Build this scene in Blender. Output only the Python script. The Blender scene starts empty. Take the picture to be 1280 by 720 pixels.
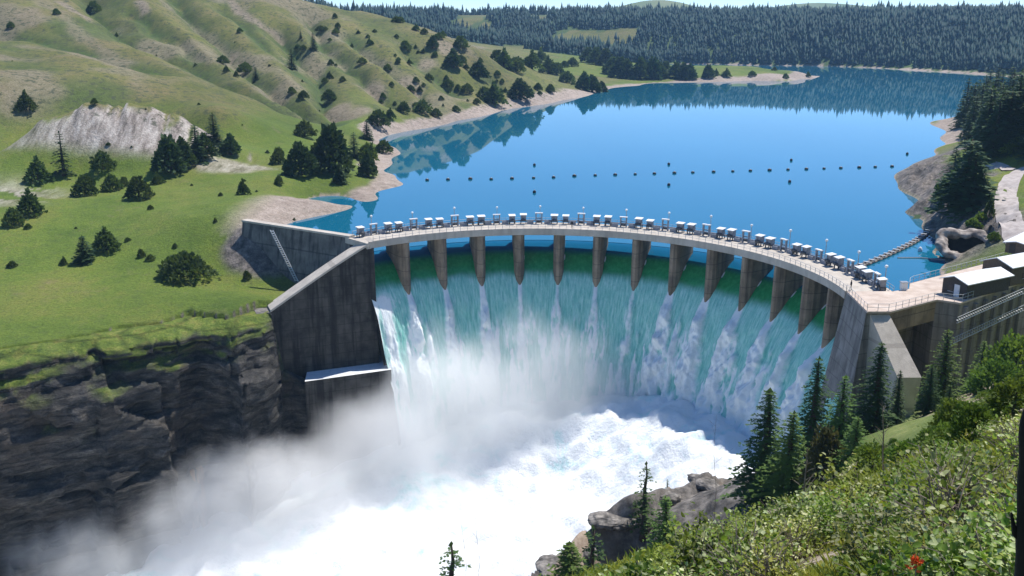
import bpy, math, random
import numpy as np
from mathutils import Vector, noise as mnoise

random.seed(7); rng = np.random.default_rng(7)
scene = bpy.context.scene
COL = scene.collection
PI = math.pi
np.seterr(over="ignore")

# ------------------------------------------------------------------ camera
CAM_Z = 46.6
PITCH = math.atan(330 / 1200)
cam_data = bpy.data.cameras.new('camera')
cam_data.sensor_width = 36.0
cam_data.lens = 36.0 * 1200 / 1280
cam_data.clip_start = 0.1
cam_data.clip_end = 30000
cam = bpy.data.objects.new('camera', cam_data)
cam.location = (0, 0, CAM_Z)
cam.rotation_euler = (PI / 2 - PITCH, 0, 0)
COL.objects.link(cam)
scene.camera = cam

# ------------------------------------------------------------------ sky, sun, exposure
SUN_EL, SUN_AZ = math.radians(62), math.radians(46)      # azimuth measured from +Y towards +X
world = bpy.data.worlds.new('World'); scene.world = world
world.use_nodes = True
wn = world.node_tree.nodes; wl = world.node_tree.links
bg = wn['Background']
sky = wn.new('ShaderNodeTexSky'); sky.sky_type = 'NISHITA'; sky.sun_disc = False
sky.sun_elevation = SUN_EL; sky.sun_rotation = SUN_AZ
sky.altitude = 3500; sky.air_density = 1.0; sky.dust_density = 0.0; sky.ozone_density = 6.0
hs_ = wn.new('ShaderNodeHueSaturation'); hs_.inputs['Saturation'].default_value = 1.08
wl.new(sky.outputs[0], hs_.inputs['Color']); wl.new(hs_.outputs[0], bg.inputs[0]); bg.inputs[1].default_value = 0.15
sun_d = bpy.data.lights.new('sun', 'SUN'); sun_d.energy = 4.6; sun_d.angle = math.radians(0.5)
sun_d.color = (1.0, 0.955, 0.88)
sun = bpy.data.objects.new('sun', sun_d); COL.objects.link(sun)
sv = Vector((math.sin(SUN_AZ) * math.cos(SUN_EL), math.cos(SUN_AZ) * math.cos(SUN_EL), math.sin(SUN_EL)))
sun.rotation_euler = (-sv).to_track_quat('-Z', 'Y').to_euler()
scene.view_settings.view_transform = 'Standard'
scene.view_settings.look = 'None'
scene.view_settings.exposure = 0.42
scene.view_settings.gamma = 1.0
scene.render.engine = 'CYCLES'
cy = scene.cycles
cy.use_denoising = True
cy.max_bounces = 40; cy.diffuse_bounces = 3; cy.glossy_bounces = 3; cy.transmission_bounces = 3
cy.transparent_max_bounces = 8; cy.volume_bounces = 40
cy.volume_step_rate = 1.0; cy.volume_max_steps = 256
cy.caustics_reflective = False; cy.caustics_refractive = False

# ------------------------------------------------------------------ helpers
CT, ST = math.cos(PITCH), math.sin(PITCH)
def at(px, py, z=None, Y=None):
    """Point on the sight line of a pixel of the 1280x720 photograph at height z or depth Y."""
    x = (px - 640) / 1200; y = -(py - 360) / 1200
    d = Vector((x, CT + y * ST, -ST + y * CT))
    t = (z - CAM_Z) / d.z if z is not None else Y / d.y
    return Vector((0, 0, CAM_Z)) + d * t
def proj(p):
    v = Vector(p) - Vector((0, 0, CAM_Z))
    f = v.y * CT - v.z * ST; u = v.y * ST + v.z * CT
    return 640 + 1200 * v.x / f, 360 - 1200 * u / f

def tag(o, label=None, cat=None, group=None, kind=None):
    if label: o['label'] = label
    if cat: o['category'] = cat
    if group: o['group'] = group
    if kind: o['kind'] = kind
    return o
def empty(name, loc, rz=0.0):
    o = bpy.data.objects.new(name, None); COL.objects.link(o)
    o.location = loc; o.rotation_euler = (0, 0, rz); o.empty_display_size = .5
    return o
def mesh_obj(name, V, F, m, parent=None, smooth=False):
    V = np.asarray(V, dtype=np.float64)
    me = bpy.data.meshes.new(name)
    if isinstance(F, np.ndarray):
        n, k = F.shape
        me.vertices.add(len(V)); me.vertices.foreach_set('co', V.astype(np.float32).ravel())
        me.loops.add(n * k); me.loops.foreach_set('vertex_index', F.astype(np.int32).ravel())
        me.polygons.add(n); me.polygons.foreach_set('loop_start', np.arange(0, n * k, k, dtype=np.int32))
        me.polygons.foreach_set('loop_total', np.full(n, k, dtype=np.int32))
        me.update(calc_edges=True)
    else:
        me.from_pydata([tuple(v) for v in V], [], [tuple(f) for f in F]); me.update()
    if smooth:
        me.polygons.foreach_set('use_smooth', np.ones(len(me.polygons), dtype=bool))
    for mm in (m if isinstance(m, (list, tuple)) else [m]):
        if mm is not None: me.materials.append(mm)
    o = bpy.data.objects.new(name, me); COL.objects.link(o)
    if parent is not None: o.parent = parent
    return o
def set_attr(o, name, rgb):
    a = o.data.color_attributes.new(name, 'FLOAT_COLOR', 'POINT')
    c = np.ones((len(rgb), 4), dtype=np.float32); c[:, :rgb.shape[1]] = rgb
    a.data.foreach_set('color', c.ravel())
def set_uv(o, uv):
    l = o.data.uv_layers.new(name='UVMap')
    li = np.zeros(len(o.data.loops), dtype=np.int32); o.data.loops.foreach_get('vertex_index', li)
    l.data.foreach_set('uv', uv[li].astype(np.float32).ravel())
def grid_faces(nr, nc):
    i = np.arange(nr * nc).reshape(nr, nc)
    return np.stack([i[:-1, :-1], i[:-1, 1:], i[1:, 1:], i[1:, :-1]], -1).reshape(-1, 4)

class MB:
    """Collects boxes, prisms, tubes into one mesh."""
    def __init__(s): s.v = []; s.f = []
    def add(s, V, F):
        b = len(s.v); s.v += [tuple(v) for v in V]; s.f += [tuple(i + b for i in f) for f in F]; return s
    def box(s, c, size, rz=0.0):
        hx, hy, hz = size[0] / 2, size[1] / 2, size[2] / 2; ca, sa = math.cos(rz), math.sin(rz); V = []
        for dz in (-hz, hz):
            for dx, dy in ((-hx, -hy), (hx, -hy), (hx, hy), (-hx, hy)):
                V.append((c[0] + dx * ca - dy * sa, c[1] + dx * sa + dy * ca, c[2] + dz))
        return s.add(V, [(3, 2, 1, 0), (4, 5, 6, 7), (0, 1, 5, 4), (1, 2, 6, 5), (2, 3, 7, 6), (3, 0, 4, 7)])
    def prism(s, top, bottom):
        """top: list of (x,y,z) counter-clockwise from above; bottom: number or a list of points."""
        n = len(top)
        bot = [(p[0], p[1], bottom) for p in top] if not isinstance(bottom, (list, tuple)) else bottom
        V = list(top) + list(bot)
        F = [tuple(range(n)), tuple(range(2 * n - 1, n - 1, -1))]
        F += [(i, n + i, n + (i + 1) % n, (i + 1) % n) for i in range(n)]
        return s.add(V, F)
    def tube(s, pts, r, n=6):
        pts = [Vector(p) for p in pts]; rs = r if isinstance(r, (list, tuple)) else [r] * len(pts)
        rings = []
        for i, p in enumerate(pts):
            d = (pts[min(i + 1, len(pts) - 1)] - pts[max(i - 1, 0)]).normalized()
            a = d.cross(Vector((0, 0, 1)) if abs(d.z) < .9 else Vector((1, 0, 0))).normalized(); b = d.cross(a)
            rings.append([p + (a * math.cos(2 * PI * k / n) + b * math.sin(2 * PI * k / n)) * rs[i] for k in range(n)])
        V = [v for R in rings for v in R]; F = []
        for i in range(len(pts) - 1):
            for k in range(n):
                F.append((i * n + k, i * n + (k + 1) % n, (i + 1) * n + (k + 1) % n, (i + 1) * n + k))
        F.append(tuple(range(n - 1, -1, -1))); F.append(tuple((len(pts) - 1) * n + k for k in range(n)))
        return s.add(V, F)
    def build(s, name, m, parent=None, smooth=False):
        o = mesh_obj(name, s.v, s.f, m, parent, smooth)
        return o
def recalc(o):
    import bmesh
    bm = bmesh.new(); bm.from_mesh(o.data); bmesh.ops.recalc_face_normals(bm, faces=bm.faces); bm.to_mesh(o.data); bm.free(); return o

# numpy value noise
def _h(ix, iy, iz, s):
    n = (ix * 374761393 + iy * 668265263 + iz * 2147483647 + s * 1274126177) & 0xFFFFFFFF
    n = ((n ^ (n >> 13)) * 1274126177) & 0xFFFFFFFF
    n = ((n ^ (n >> 16)) * 2246822519) & 0xFFFFFFFF
    return ((n ^ (n >> 15)) & 0xFFFFFF) / float(0xFFFFFF)
def vnoise(x, y, z=0.0, s=0):
    x, y, z = np.broadcast_arrays(np.asarray(x, float), np.asarray(y, float), np.asarray(z, float))
    ix, iy, iz = np.floor(x).astype(np.int64), np.floor(y).astype(np.int64), np.floor(z).astype(np.int64)
    fx, fy, fz = x - ix, y - iy, z - iz
    fx, fy, fz = (f * f * (3 - 2 * f) for f in (fx, fy, fz))
    r = 0
    for dx in (0, 1):
        for dy in (0, 1):
            for dz in (0, 1):
                w = (fx if dx else 1 - fx) * (fy if dy else 1 - fy) * (fz if dz else 1 - fz)
                r = r + w * _h(ix + dx, iy + dy, iz + dz, s)
    return r * 2 - 1
def fbm(x, y, z=0.0, s=0, o=4, g=.5):
    r = 0; a = 1.0; t = 0; f = 1.0
    for k in range(o):
        r = r + a * vnoise(np.asarray(x) * f + 17 * k, np.asarray(y) * f - 9 * k, np.asarray(z) * f, s + k); t += a; a *= g; f *= 2.03
    return r / t
def sstep(a, b, x):
    t = np.clip((np.asarray(x, float) - a) / (b - a), 0, 1); return t * t * (3 - 2 * t)
def poly_dist(x, y, P, closed=False):
    """distance of points to polyline P."""
    P = np.asarray(P, float)[:, :2]; d = np.full(np.shape(x), 1e9); n = len(P)
    for i in range(n if closed else n - 1):
        a, b = P[i], P[(i + 1) % n]; e = b - a; L = e @ e + 1e-9
        t = np.clip(((x - a[0]) * e[0] + (y - a[1]) * e[1]) / L, 0, 1)
        d = np.minimum(d, np.hypot(x - a[0] - t * e[0], y - a[1] - t * e[1]))
    return d
def in_poly(x, y, P):
    P = np.asarray(P, float)[:, :2]; ins = np.zeros(np.shape(x), bool); n = len(P)
    for i in range(n):
        (x1, y1), (x2, y2) = P[i], P[(i + 1) % n]
        c = ((y1 > y) != (y2 > y)) & (x < (x2 - x1) * (y - y1) / (y2 - y1 + 1e-12) + x1)
        ins ^= c
    return ins

# ------------------------------------------------------------------ materials
class NT:
    def __init__(s, name):
        s.m = bpy.data.materials.new(name); s.m.use_nodes = True
        s.t = s.m.node_tree; s.n = s.t.nodes; s.p = s.n['Principled BSDF']; s.out = s.n['Material Output']
        s.p.inputs['Specular IOR Level'].default_value = .3
    def L(s, a, b): s.t.links.new(a, b)
    def new(s, t, **k):
        n = s.n.new('ShaderNode' + t)
        for a, b in k.items(): setattr(n, a, b)
        return n
    def coord(s, kind='Object', scale=(1, 1, 1)):
        c = s.new('TexCoord'); mp = s.new('Mapping'); mp.inputs['Scale'].default_value = scale
        s.L(c.outputs[kind], mp.inputs[0]); return mp.outputs[0]
    def noise(s, vec, scale, detail=6, rough=.55, dist=0.0):
        n = s.new('TexNoise'); n.inputs['Scale'].default_value = scale; n.inputs['Detail'].default_value = detail
        n.inputs['Roughness'].default_value = rough; n.inputs['Distortion'].default_value = dist
        if vec is not None: s.L(vec, n.inputs['Vector'])
        return n.outputs['Fac']
    def ramp(s, fac, stops, interp='LINEAR'):
        r = s.new('ValToRGB'); e = r.color_ramp.elements; r.color_ramp.interpolation = interp
        while len(e) < len(stops): e.new(.5)
        for i, (p, c) in enumerate(stops):
            e[i].position = p; e[i].color = (c[0], c[1], c[2], 1) if isinstance(c, (tuple, list)) else (c, c, c, 1)
        s.L(fac, r.inputs[0]); return r.outputs[0]
    def mix(s, fac, a, b, mode='MIX'):
        m = s.new('Mix', data_type='RGBA', blend_type=mode)
        for sock, v in ((m.inputs[0], fac), (m.inputs[6], a), (m.inputs[7], b)):
            if isinstance(v, (int, float)): sock.default_value = v
            elif isinstance(v, tuple): sock.default_value = (*v, 1)
            else: s.L(v, sock)
        return m.outputs[2]
    def math(s, op, a, b=None, clamp=False):
        m = s.new('Math', operation=op, use_clamp=clamp)
        for i, v in enumerate((a, b)):
            if v is None: continue
            if isinstance(v, (int, float)): m.inputs[i].default_value = v
            else: s.L(v, m.inputs[i])
        return m.outputs[0]
    def attr(s, name):
        a = s.new('Attribute', attribute_name=name); sp = s.new('SeparateColor'); s.L(a.outputs['Color'], sp.inputs[0]); return sp.outputs
    def bump(s, h, strength=.4, dist=.2):
        b = s.new('Bump'); b.inputs['Strength'].default_value = strength; b.inputs['Distance'].default_value = dist
        s.L(h, b.inputs['Height']); s.L(b.outputs[0], s.p.inputs['Normal'])
    def done(s, col, rough=.85):
        if isinstance(col, tuple): s.p.inputs['Base Color'].default_value = (*col, 1)
        else: s.L(col, s.p.inputs['Base Color'])
        if isinstance(rough, (int, float)): s.p.inputs['Roughness'].default_value = rough
        else: s.L(rough, s.p.inputs['Roughness'])
        return s.m

def simple(name, stops, scale, rough=.85, bump=.3, dist=.1, detail=6, stretch=(1, 1, 1), big=None):
    t = NT(name); v = t.coord('Object', stretch); n = t.noise(v, scale, detail)
    c = t.ramp(n, stops)
    if big:
        c = t.mix(1.0, c, t.ramp(t.noise(v, big, 3), [(.3, .6), (.7, 1.25)]), 'MULTIPLY')
    if bump: t.bump(n, bump, dist)
    return t.done(c, rough)

def concrete(name, base, dark, stain, lift=1.6, streak=.45):
    t = NT(name); o = t.coord('Object')
    n1 = t.noise(o, .35, 8, .62); n2 = t.noise(t.coord('Object', (.9, .9, .06)), 1.0, 5, .6); n3 = t.noise(o, 4.0, 5)
    c = t.ramp(n1, [(.3, dark), (.62, base)])
    c = t.mix(t.math('MULTIPLY', t.ramp(n2, [(.46, 0.0), (.62, 1.0)]), streak), c, stain)
    c = t.mix(t.math('MULTIPLY', t.ramp(n3, [(.62, 0.0), (.75, 1.0)]), .35), c, tuple(min(1, x * 1.5) for x in base))
    g = t.new('NewGeometry'); sx = t.new('SeparateXYZ'); t.L(g.outputs['Position'], sx.inputs[0])
    fr = t.math('FRACT', t.math('MULTIPLY', t.math('ADD', sx.outputs[2], t.math('MULTIPLY', n1, .25)), 1 / lift))
    line = t.math('LESS_THAN', fr, .06)
    c = t.mix(t.math('MULTIPLY', line, .5), c, stain)
    t.bump(t.math('ADD', n3, t.math('MULTIPLY', line, -.4)), .35, .12)
    return t.done(c, .9)

M = {}
M['conc_pale'] = concrete('pale_concrete', (.52, .47, .41), (.40, .36, .31), (.25, .22, .19), 9, .3)
M['conc_grey'] = concrete('grey_concrete', (.30, .28, .26), (.19, .175, .16), (.09, .08, .075), 2.2, .6)
M['conc_pier'] = concrete('pier_concrete', (.33, .255, .185), (.16, .125, .092), (.07, .055, .042), 3.0, .6)
M['conc_dark'] = concrete('algae_stained_concrete', (.085, .076, .066), (.024, .023, .021), (.012, .011, .010), 2.0, .8)
M['conc_wing'] = concrete('weathered_wing_concrete', (.20, .185, .17), (.09, .085, .08), (.03, .03, .035), 5.0, .7)
M['rail'] = simple('galvanised_steel', [(.3, (.38, .39, .40)), (.7, (.52, .53, .54))], 3, .45, .05)
M['dark_steel'] = simple('dark_machinery_steel', [(.3, (.05, .055, .065)), (.7, (.10, .11, .125))], 3, .5, .1)
M['grey_steel'] = simple('grey_painted_steel', [(.3, (.20, .22, .26)), (.7, (.30, .32, .36))], 2, .5, .05)
M['white_roof'] = simple('white_roof_sheet', [(.3, (.62, .64, .66)), (.7, (.76, .77, .78))], 1.5, .5, .05)
M['lamp_glass'] = simple('white_lamp_cover', [(.3, (.7, .75, .8)), (.7, (.85, .88, .9))], 4, .25, 0)
M['wood'] = simple('weathered_log', [(.3, (.12, .10, .085)), (.7, (.30, .27, .24))], 2.5, .9, .4, .05, stretch=(1, 1, 3))
M['wall_dark'] = simple('dark_siding', [(.3, (.045, .04, .04)), (.7, (.075, .068, .062))], 3, .8, .1)
M['wall_brown'] = simple('brown_siding', [(.3, (.09, .07, .055)), (.7, (.14, .11, .085))], 3, .8, .1)
M['window'] = simple('dark_window_glass', [(.3, (.02, .025, .035)), (.7, (.03, .04, .05))], 1, .1, 0)
M['door_white'] = simple('white_painted_door', [(.3, (.62, .66, .74)), (.7, (.72, .75, .8))], 3, .5, 0)
M['bark'] = simple('tree_bark', [(.3, (.035, .025, .018)), (.7, (.10, .075, .055))], 6, .95, .6, .05, stretch=(1, 1, .25))
M['dark_bark'] = simple('dark_bark', [(.3, (.006, .005, .004)), (.7, (.020, .016, .014))], 9, .95, .8, .02, stretch=(1, 1, .25))
M['twig'] = simple('grey_brown_twig', [(.3, (.13, .10, .08)), (.7, (.28, .23, .19))], 8, .9, .2, .02)
M['rust'] = simple('rust_streaked_concrete', [(.35, (.10, .05, .025)), (.6, (.30, .15, .06)), (.75, (.22, .14, .09))], 1.2, .9, .3, .1, stretch=(1.5, 1.5, .12))
M['buoy'] = simple('dark_buoy_float', [(.3, (.02, .022, .028)), (.7, (.05, .05, .055))], 3, .6, 0)
M['buoy_pale'] = simple('pale_buoy_band', [(.3, (.4, .36, .32)), (.7, (.6, .56, .5))], 3, .6, 0)
M['orange'] = simple('orange_petal', [(.3, (.55, .06, .015)), (.7, (.75, .13, .03))], 20, .7, 0)

def leaf_mat(name, c1, c2, transl=.35, scale=.9, rough=.6, vary=1.0):
    t = NT(name); oi = t.new('ObjectInfo')
    n = t.noise(t.coord('Object'), scale, 4, .6)
    c = t.ramp(n, [(.33, c1), (.66, c2)])
    hsv = t.new('HueSaturation'); t.L(c, hsv.inputs['Color'])
    t.L(t.math('ADD', t.math('MULTIPLY', oi.outputs['Random'], .5 * vary), 1 - .25 * vary), hsv.inputs['Value'])
    t.L(t.math('ADD', t.math('MULTIPLY', t.math('FRACT', t.math('MULTIPLY', oi.outputs['Random'], 7.31)), .03 * vary), .5 - .017 * vary), hsv.inputs['Hue'])
    col = hsv.outputs[0]
    t.done(col, rough); t.p.inputs['Specular IOR Level'].default_value = .12
    tr = t.new('BsdfTranslucent'); t.L(t.mix(1.0, col, (1.25, 1.2, .6), 'MULTIPLY'), tr.inputs[0])
    mx = t.new('MixShader'); mx.inputs[0].default_value = transl
    t.L(t.p.outputs[0], mx.inputs[1]); t.L(tr.outputs[0], mx.inputs[2]); t.L(mx.outputs[0], t.out.inputs[0])
    return t.m
M['juniper'] = leaf_mat('juniper_needles', (.045, .080, .026), (.105, .150, .048), .35)
M['fir'] = leaf_mat('fir_needles', (.026, .060, .018), (.080, .135, .036), .3)
M['fir_light'] = leaf_mat('young_fir_needles', (.075, .145, .028), (.160, .245, .060), .4)
M['fir_far'] = leaf_mat('shore_fir_needles', (.036, .072, .030), (.085, .130, .050), .3, .3)
M['deciduous'] = leaf_mat('bush_leaves', (.075, .135, .025), (.16, .235, .055), .4)
M['shrub_leaf'] = leaf_mat('shrub_leaves', (.09, .16, .022), (.24, .32, .07), .4, 3.0, .45, 2.0)
M['shrub_pale'] = leaf_mat('pale_shrub_leaves', (.28, .34, .13), (.50, .53, .32), .35, 3.0, .5, 1.8)
M['grassblade'] = leaf_mat('grass_blades', (.14, .20, .03), (.34, .33, .09), .4, .8)
# ------------------------------------------------------------------ layout of the dam
CX, CY, R0 = 4.96, 151.5, 49.75
PIER = [math.radians(-32.414 + 9.5403 * k) for k in range(13)]
PH0, PH1 = PIER[0] - math.radians(9.0), PIER[12] + math.radians(8.2)
def arc(phi, r, z=0.0): return Vector((CX + r * math.sin(phi), CY + r * math.cos(phi), z))
def arc_pts(r, a, b, n, z=0.0): return [arc(a + (b - a) * i / (n - 1), r, z) for i in range(n)]
DECK_Z, SOFFIT_Z = 4.2, 3.0
L_END = arc(PH0, R0)                                  # left end of the spillway, front edge of the deck
WING_END = at(303, 277, z=4.2)                        # far end of the left wing wall
CAP_END = at(338, 390, z=-8)                          # lower end of the left buttress coping
# ------------------------------------------------------------------ terrain heights
SHORE = [at(x, y, z=0) for x, y in [(330, 284), (356, 275), (400, 264), (440, 257), (475, 250), (500, 240), (509, 231), (498, 219), (476, 214),
         (492, 203), (503, 193), (494, 184), (470, 176), (474, 169), (500, 166), (530, 161), (560, 155), (590, 148), (620, 141), (660, 133), (700, 126),
         (740, 118), (760, 112), (800, 107), (860, 103), (940, 101), (1000, 99), (1026, 95)]]
SHORE_R = [at(x, y, z=0) for x, y in [(1215, 128), (1196, 148), (1182, 166), (1184, 180), (1172, 194), (1140, 205), (1117, 221), (1122, 236), (1146, 258), (1160, 274), (1166, 286), (1176, 300), (1190, 322)]]
rim_px = [(-420, 505), (-250, 480), (-120, 462), (0, 442), (60, 432), (100, 426), (150, 415), (205, 408), (240, 398), (290, 402)]
RIM = [at(x, y, z=-8) for x, y in rim_px] + [CAP_END]
cp = []
def P(x, y, z=None, Y=None): cp.append(at(x, y, z, Y))
for p in RIM[:-1]: cp.append(p.copy())
for x in (-200, 0, 120, 230, 300):
    P(x, 372, z=-5.6); P(x, 330, z=-3.6)
P(300, 350, z=-6.4); P(345, 352, z=-6.9); P(374, 353, z=-7.4); P(320, 318, z=-2.2); P(275, 325, z=-3.6); P(324, 300, z=.9); cp.extend([Vector(q) for q in ((-48, 221, -4), (-40, 215, -5), (-34, 206, -5), (-52, 224, -2), (-43, 233, -3), (-35, 236, -4), (-28, 225, -5))]); P(348, 326, z=-3.4); P(300, 335, z=-5.0); P(285, 305, z=-1.2)
P(305, 277, z=4.2); P(250, 292, z=1.0); P(150, 290, z=0); P(0, 290, z=0); P(-200, 290, z=0)
P(280, 268, z=4.0); P(200, 255, z=2.8); P(100, 255, z=2.6); P(0, 250, z=3); P(-200, 250, z=4)
P(330, 262, z=3.2); P(400, 247, z=2.6); P(440, 238, z=2.2); P(480, 226, z=1.2); P(455, 214, z=2.4); P(420, 222, z=3.5)
P(300, 235, z=4.2); P(350, 225, z=4.6); P(200, 225, z=4.5); P(100, 222, z=4.5); P(20, 225, z=5); P(-200, 225, z=7)
P(30, 200, z=6.0); P(100, 196, z=6.2); P(180, 190, z=6.6); P(235, 182, z=7.2)
P(30, 170, Y=287); P(60, 142, Y=296); P(110, 134, Y=301); P(170, 136, Y=305); P(230, 145, Y=306); P(10, 185, Y=283)
P(262, 172, Y=312); P(300, 205, z=5.5); P(300, 180, Y=322); P(350, 190, z=6); P(330, 150, Y=355); P(270, 130, Y=340)
P(400, 195, z=5); P(440, 185, z=3); P(460, 200, z=2.2); P(400, 160, Y=385); P(450, 160, Y=395); P(470, 150, Y=420)
P(-200, 100, Y=340); P(0, 100, Y=345); P(100, 100, Y=360); P(200, 100, Y=380); P(300, 105, Y=400); P(380, 110, Y=430); P(440, 115, Y=450); P(500, 135, Y=465)
P(-200, 40, Y=430); P(0, 45, Y=430); P(100, 50, Y=445); P(200, 55, Y=465); P(300, 60, Y=490); P(400, 65, Y=520); P(470, 75, Y=515); P(540, 110, Y=525)
P(-200, -20, Y=520); P(0, 0, Y=510); P(150, 0, Y=540); P(280, 5, Y=580); P(400, 20, Y=610); P(490, 45, Y=575); P(560, 80, Y=565); P(600, 115, Y=560)
P(-300, -80, Y=640); P(0, -70, Y=640); P(200, -40, Y=680); P(350, -12, Y=700); P(440, 8, Y=650); P(520, 35, Y=610); P(600, 62, Y=615); P(640, 90, Y=640); P(640, 72, Y=690); P(690, 105, Y=720)
P(-300, -90, Y=900); P(100, -60, Y=900); P(350, -5, Y=900); P(460, 30, Y=950); P(560, 70, Y=850); P(520, 60, Y=750); P(600, 76, Y=760); P(440, 25, Y=800)
P(650, 72, Y=930); P(720, 78, Y=960); P(760, 95, Y=850); P(800, 80, Y=980); P(850, 82, Y=960); P(900, 83, Y=960); P(950, 86, Y=930); P(1000, 90, Y=880); P(830, 94, Y=850); P(900, 94, Y=840); P(960, 95, Y=840)
for i in range(3, len(SHORE)): cp.append(SHORE[i].copy())
# lake bed
for x, y in [(420, 272), (500, 262), (540, 240), (540, 215), (530, 195), (540, 178), (600, 165), (660, 150), (720, 140), (780, 128), (860, 115), (950, 111), (1040, 105), (1050, 95), (1020, 89),
             (640, 230), (760, 200), (900, 200), (1000, 200), (700, 170), (900, 150), (1050, 150), (1100, 120), (1100, 250), (1090, 220), (1150, 178), (1160, 150), (1120, 280), (1000, 260), (800, 250), (650, 260), (960, 100)]:
    cp.append(at(x, y, z=-5))
# right bank upstream
for p in SHORE_R: cp.append(p.copy())
P(1140, 215, z=4); P(1160, 205, z=6); P(1190, 200, z=8); P(1160, 240, z=5.5); P(1180, 255, z=6); P(1185, 225, z=8)
P(1200, 270, z=4.5); P(1220, 245, z=9.5); P(1240, 250, z=8.5); P(1265, 240, z=8.2); P(1290, 250, z=9); P(1400, 250, z=11)
P(1250, 285, z=7); P(1290, 290, z=7); P(1400, 290, z=8); P(1260, 212, z=9); P(1300, 210, z=11); P(1400, 200, z=15); P(1205, 190, z=7); P(1225, 170, z=7); P(1260, 160, z=11); P(1330, 150, z=18)
P(1215, 150, z=5); P(1240, 135, z=8); P(1300, 120, z=18); P(1400, 110, z=30); P(1290, 320, z=5); P(1240, 310, z=5); P(1245, 330, z=2.5); P(1400, 330, z=6); P(1215, 318, z=1.5); P(1180, 312, z=.6)
P(1250, 118, z=4); P(1300, 105, z=10); P(1232, 122, z=0)
# far shore and forested hills
for x, y in [(800, 78), (900, 80), (1000, 82), (1050, 83), (1100, 85), (1150, 88), (1200, 91), (1240, 94), (1300, 99)]: cp.append(at(x, y, z=0.3))
for x, Yb in [(500, 1350), (600, 1320), (700, 1300), (800, 1280), (900, 1240), (1000, 1180), (1100, 1150), (1200, 1100), (1300, 1050), (1450, 1000)]:
    P(x, 52, Y=Yb); P(x, 22 if x < 850 else 26, Y=Yb * 1.12)
    P(x, 24, Y=Yb * 1.45)
P(480, 30, Y=1250); P(640, 60, Y=1200); P(740, 68, Y=1150)
CP = np.array([tuple(p) for p in cp])
_c2 = 36.0
def _phi(d2): return np.sqrt(d2 + _c2)
_A = _phi(((CP[:, None, :2] - CP[None, :, :2]) ** 2).sum(-1)); n_ = len(CP)
_S = np.zeros((n_ + 3, n_ + 3)); _S[:n_, :n_] = _A - np.eye(n_) * 1.5; _S[:n_, n_] = 1; _S[:n_, n_ + 1:] = CP[:, :2]; _S[n_, :n_] = 1; _S[n_ + 1:, :n_] = CP[:, :2].T
_W = np.linalg.solve(_S, np.r_[CP[:, 2], 0, 0, 0])
def base_z(x, y):
    x = np.asarray(x, float); y = np.asarray(y, float); out = np.zeros(x.size); xf, yf = x.ravel(), y.ravel()
    for i in range(0, x.size, 20000):
        a, b = xf[i:i + 20000], yf[i:i + 20000]
        out[i:i + 20000] = _phi((a[:, None] - CP[None, :, 0]) ** 2 + (b[:, None] - CP[None, :, 1]) ** 2) @ _W[:n_] + _W[n_] + a * _W[n_ + 1] + b * _W[n_ + 2]
    return out.reshape(x.shape)
R_END = arc(PH1, R0)
GORGE = [(-260, 40)] + [(p[0] - 1.6, p[1] + 2.2) for p in RIM[:-1]] + [(CAP_END.x - 3.2, CAP_END.y + 3.0), (L_END.x - 2.6, L_END.y + 2.6)] + [tuple(p[:2]) for p in arc_pts(57, PH0, PH1, 40)] + [(60, 152), (75, 156), (100, 165), (240, 200), (240, -60), (-260, -60)]
INTAKE = at(1208, 302, z=3.2)
def ridge(x, y):
    w = 13 * fbm(x / 120, y / 120, s=5, o=3)
    u = (.81 * x + .59 * y + w) / 74.0
    k = np.abs((u % 1.0) - .5) * 2            # 1 on the ravine line, 0 on the spur
    return k
def pxl(pts):
    return [tuple(q) for q in (hit(x, y, base_z, n=1500) for x, y in pts) if q is not None]
def init_gullies():
    for w, dep, L in ((17, 8, [(100, -20), (150, 22), (200, 50), (250, 64), (290, 90), (340, 112), (400, 140)]), (16, 9, [(215, -20), (250, 20), (290, 45), (320, 75), (352, 105), (410, 138), (440, 165)]),
                      (15, 9, [(330, -20), (355, 25), (385, 62), (395, 95), (415, 128)]), (14, 8, [(390, 10), (415, 50), (450, 85), (480, 108), (500, 130)]), (13, 7, [(430, 30), (470, 65), (510, 95), (540, 120), (560, 145)]),
                      (13, 6, [(500, 50), (530, 75), (560, 98), (590, 125)]), (15, 4, [(-40, 15), (60, 42), (130, 58), (180, 80)]), (12, 5, [(285, 0), (318, 34), (345, 52), (375, 78)]), (12, 5, [(160, 0), (210, 35), (245, 55)]), (11, 5, [(590, 78), (620, 95), (640, 118)])):
        q = pxl(L)
        if len(q) > 1: GUL.append((w, dep, resample0(q)))
def resample0(q):
    out = [q[0]]
    for a, b in zip(q, q[1:]):
        for k in range(1, 4): out.append(tuple(Vector(a).lerp(Vector(b), k / 3)))
    return out
GUL = []
def gully_mask(x, y):
    m = np.zeros(np.shape(x)); c = np.zeros(np.shape(x))
    xx = x + 7 * fbm(x / 28, y / 28, s=401, o=3); yy = y + 7 * fbm(x / 28, y / 28, s=402, o=3)
    for w, dep, L in GUL:
        d = poly_dist(xx, yy, L) / w; c = np.maximum(c, 1.5 * dep * np.exp(-np.abs(d / .8) ** 1.05)); m = np.maximum(m, np.exp(-(d / .5) ** 2))
    return c, m
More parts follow.
